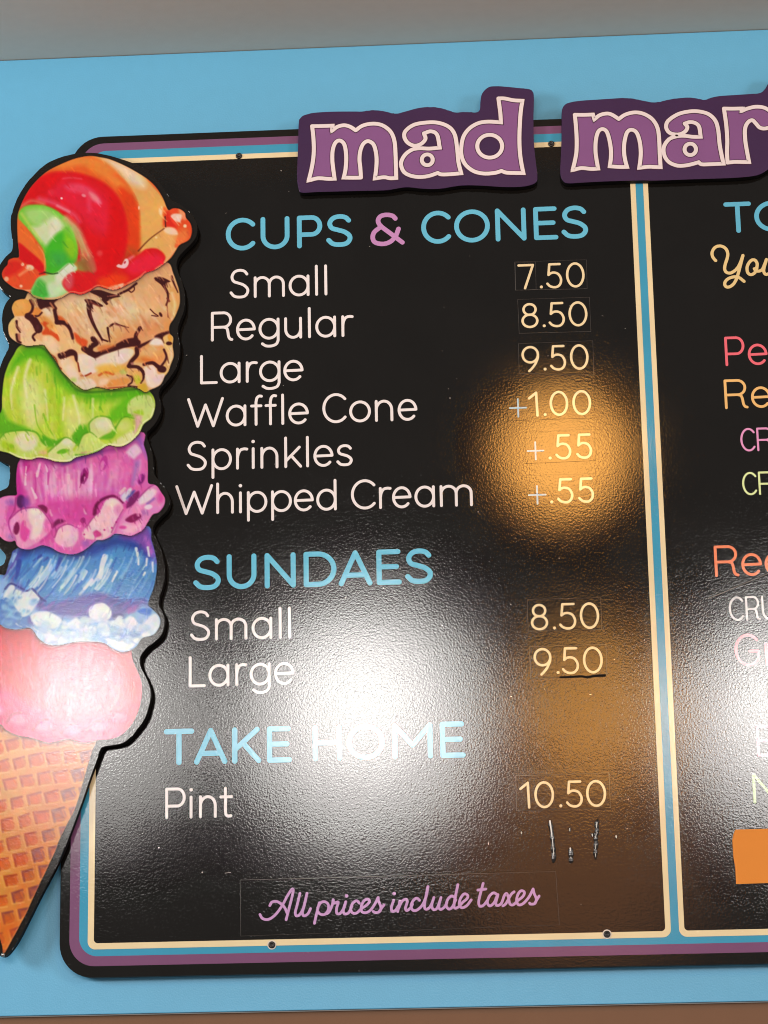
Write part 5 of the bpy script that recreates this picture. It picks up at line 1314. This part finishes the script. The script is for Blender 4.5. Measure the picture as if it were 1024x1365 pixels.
P4 = lambda p: zk(740, 120, 6.827, p)
P5 = lambda p: zk(874, 110, 6.827, p)
out_mar = P4([(48, 760), (52, 620), (60, 420), (60, 260), (62, 185), (82, 140), (130, 113), (250, 96), (400, 86), (520, 78), (640, 72), (720, 80), (800, 97), (880, 110), (950, 107)]) + \
  P5([(100, 160), (220, 140), (340, 138), (400, 150), (450, 156), (500, 140), (560, 125), (700, 115), (850, 105), (945, 95), (990, 65), (1024, 10), (1070, -70), (1130, -90), (1280, -80), (1310, -40), (1300, 300), (1305, 690), (1260, 745), (1110, 752), (1030, 788), (960, 830), (880, 852), (700, 868), (400, 878), (0, 892)]) + \
  P4([(800, 822), (500, 830), (250, 842), (120, 848), (72, 825)])
m_mar = P4([(180, 227, 1), (260, 228), (345, 225, 1), (358, 270, 1), (405, 232), (470, 216), (520, 228), (580, 266, 1), (635, 228), (710, 207), (785, 212), (860, 247), (910, 300), (938, 370), (948, 470), (953, 590), (960, 704, 1), (900, 702), (850, 700), (766, 710, 1), (776, 640), (780, 560), (770, 470), (742, 390), (696, 363), (655, 388), (632, 470), (627, 560), (638, 640), (655, 702, 1), (590, 702), (498, 696, 1), (508, 620), (508, 540), (492, 445), (468, 378), (430, 357), (392, 382), (371, 460), (368, 560), (378, 640), (392, 717, 1), (330, 720), (240, 712), (160, 731, 1), (182, 640), (195, 560), (197, 450), (190, 330)])
a_mar = P5([(265, 376, 1), (310, 362), (360, 370), (396, 405), (410, 496, 1), (340, 496), (260, 487), (190, 492), (120, 520), (75, 590), (82, 670), (125, 728), (200, 758), (280, 755), (340, 742), (392, 727, 1), (420, 746), (500, 745), (618, 740, 1), (600, 660), (582, 560), (570, 440), (545, 352), (485, 292), (400, 266), (310, 265), (205, 290), (115, 350), (96, 408), (122, 455), (175, 474), (230, 470), (274, 442), (288, 406)])
r_mar = P5([(622, 239, 1), (700, 240), (792, 238, 1), (782, 262, 1), (840, 238), (920, 222), (1000, 236), (1062, 285), (1085, 345), (1056, 398), (1000, 420), (948, 412), (910, 372), (880, 345), (842, 362), (814, 420), (815, 520), (830, 620), (850, 726, 1), (785, 725), (720, 724), (655, 731, 1), (650, 640), (652, 520), (642, 380)])
plaque('dark purple name plaque running off the right edge, above the board divider', out_mar,
       [(m_mar, []), (a_mar, [circ(920.2, 199.4, 7.6, 7.6)]), (r_mar, [])], (890, 250))

# ------------------------------------------------------------------ the ice cream cut-out
YC = -0.040
cone_out = [(14.4, 290), (15, 310.5), (17, 322.8), (15.7, 333.8), (9.6, 340), (2.7, 348.8), (-3, 358), (-4, 370), (-1, 382), (6.8, 391), (13.2, 395.6), (7.6, 404), (3.8, 414), (2.8, 424.4), (3.8, 439.7), (7.6, 451), (11.4, 458.7), (10.8, 465), (6.3, 474), (1.3, 486.6), (-3, 500), (-6, 525), (-8, 545), (-22, 553), (-31, 568), (-33, 588), (-22, 603), (-8, 609), (5.9, 617.6), (11.7, 620.5), (13.1, 629), (12.7, 640), (10, 649), (0, 654.5), (-14, 664), (-23, 680), (-23, 700), (-14, 718), (-4, 727), (4.7, 736), (7.6, 741), (7.2, 746), (3, 753), (-12, 758), (-36, 770), (-48, 795), (-44, 820), (-30, 838), (-50, 850), (-55, 872), (-53, 894), (-68, 922), (-70, 950), (-58, 976), (-88, 1020), (-62, 1112), (-32, 1194), (-7, 1262), (0, 1274), (7, 1275.4), (16.4, 1266), (28.1, 1247.3), (54, 1195.7), (79.7, 1146.5), (93.8, 1111), (110.2, 1066.8), (120.1, 1037.6), (127.4, 1018), (134.7, 999.5), (140.3, 995.7), (164.5, 991), (179, 978), (193.5, 958.6), (200.7, 936), (201.5, 920), (196.7, 905.4), (188.7, 889.3), (187.8, 876.4), (196.7, 863.5), (211.2, 852.2), (217.7, 842.6), (220.4, 828), (218.3, 818), (213.3, 808), (212.7, 797), (215.8, 787), (219.5, 772), (219.5, 756), (217, 739.8), (210.8, 722.4), (203.8, 708.5), (206.1, 698.4), (213.1, 690.2), (222.5, 680.8), (226.6, 670.2), (225.4, 660.9), (221.3, 651.5), (214.3, 643.3), (207.3, 634), (205.2, 626.9), (203.8, 607), (200.2, 595.2), (195.6, 582), (196.6, 575.4), (206, 565.8), (213, 553), (215, 539), (212, 527), (213.5, 518.6), (223.3, 507.5), (232.5, 494.5), (237.5, 481), (240, 465), (239.5, 455), (237.6, 446), (237.4, 437.4), (240.6, 426.5), (245.4, 414), (246.7, 400.5), (245.9, 389), (243.5, 377.5), (238, 363.8), (235.5, 353), (238, 343.3), (244.8, 335), (255.8, 324), (262, 314.6), (263.4, 302.3), (261, 294), (257, 287), (249, 279.3), (238, 270.8), (228, 265), (217.5, 250.6), (206.6, 237), (195.6, 226.7), (184.7, 220.5), (171, 215.2), (150.5, 208.7), (136.7, 205.2), (116.2, 203.2), (99.8, 204.6), (82, 209.4), (64.3, 216.4), (49.2, 228.7), (37, 242.4), (27.3, 256), (20.5, 271), (16.4, 283)]
c = W(5, 1275, YC)
cone = thing('ice_cream_sign', 'tall cut-out sign of a waffle cone stacked with six bright ice cream scoops', 'sign', (c.x, YC, c.z))
M_CONEB = laminate('cutout_black', srgb('#17130f'))
link('backing_panel', solid('backing_panel', pxw(catmull(cone_out, 4, True), YC), YC, YB - 0.006, 0.0011), [M_CONEB, M_SIDE], cone)
# spacers that hold the cut-out off the wall
for px, py in ((60, 300), (-5, 780), (0, 1100)):
    w = W(px, py, YC)
    link('spacer', solid('spacer', rrect(w.x - .02, w.x + .02, w.z - .02, w.z + .02, .019, 6), YB - 0.0055, -0.0005 if px < 50 else YB - 0.001, 0), M_EDGE, cone)

# polished end cap at the tip of the cone
def dome(name, c, r, depth, m, parent):
    bm = bmesh.new()
    bmesh.ops.create_uvsphere(bm, u_segments=20, v_segments=12, radius=1.0)
    for v in bm.verts:
        v.co = Vector((c[0] + v.co.x * r, c[1] + min(v.co.y, 0.2) * depth, c[2] + v.co.z * r))
    me = bpy.data.meshes.new(name); bm.to_mesh(me); bm.free()
    for p in me.polygons: p.use_smooth = True
    return link(name, me, m, parent)
M_STEEL = paint('steel_cap', srgb('#b9b6b4'), 0.25, spec=0.6)
M_STEEL.node_tree.nodes['Principled BSDF'].inputs['Metallic'].default_value = 1.0
w = W(4.2, 1272.6, YC - 0.001)
dome('end_cap', (w.x, w.y, w.z), 0.0032, 0.003, M_STEEL, cone)

rgb, label, names, AX, AY = paint_artwork()
lin = 0.9 * np.where(rgb <= 0.04045, rgb / 12.92, ((rgb + 0.055) / 1.055) ** 2.4)
ya = YC - 0.0003
p00, p10, p01 = None, None, None
Rm = np.array(ROT); Cm = np.array(CAM)
D = np.stack([(AX - CX) / F_PX, -(AY - CY) / F_PX, -np.ones_like(AX)], -1) @ Rm.T
T = (ya - Cm[1]) / D[..., 1]
PX = Cm[0] + D[..., 0] * T; PZ = Cm[2] + D[..., 2] * T
M_ART = laminate('printed_artwork', (1, 1, 1), attr='print')
LAB = {'rainbow': ('scoop', 'red, orange and green rainbow scoop on top'), 'caramel': ('scoop', 'caramel scoop with chocolate veins'), 'lime': ('scoop', 'lime green scoop'),
       'pink': ('scoop', 'pink scoop with dark berry pieces'), 'blue': ('scoop', 'blue scoop with white frothy hem'), 'cherry': ('scoop', 'cherry red scoop at the bottom'), 'waffle_cone': ('waffle_cone', None)}
quad = label[:-1, :-1]
ok = (label[:-1, 1:] >= 0) & (label[1:, :-1] >= 0) & (label[1:, 1:] >= 0)
for k, nme in enumerate(names):
    jj, ii = np.nonzero((quad == k) & ok)
    corners = np.stack([jj * AW + ii, (jj + 1) * AW + ii, (jj + 1) * AW + ii + 1, jj * AW + ii + 1], 1)
    uniq, inv = np.unique(corners.ravel(), return_inverse=True)
    inv = inv.reshape(-1, 4)
    nv, nf = len(uniq), len(inv)
    me = bpy.data.meshes.new(LAB[nme][0])
    me.vertices.add(nv); me.loops.add(nf * 4); me.polygons.add(nf)
    co = np.empty((nv, 3)); co[:, 0] = PX.ravel()[uniq]; co[:, 1] = ya; co[:, 2] = PZ.ravel()[uniq]
    me.vertices.foreach_set('co', co.ravel())
    me.loops.foreach_set('vertex_index', inv.ravel().astype(np.int32))
    me.polygons.foreach_set('loop_start', np.arange(0, nf * 4, 4, dtype=np.int32))
    me.polygons.foreach_set('loop_total', np.full(nf, 4, dtype=np.int32))
    me.update(calc_edges=True)
    at = me.color_attributes.new('print', 'FLOAT_COLOR', 'POINT')
    cc = np.ones((nv, 4)); cc[:, :3] = lin.reshape(-1, 3)[uniq]
    at.data.foreach_set('color', cc.ravel().astype(np.float32))
    link(LAB[nme][0], me, M_ART, cone, LAB[nme][1])
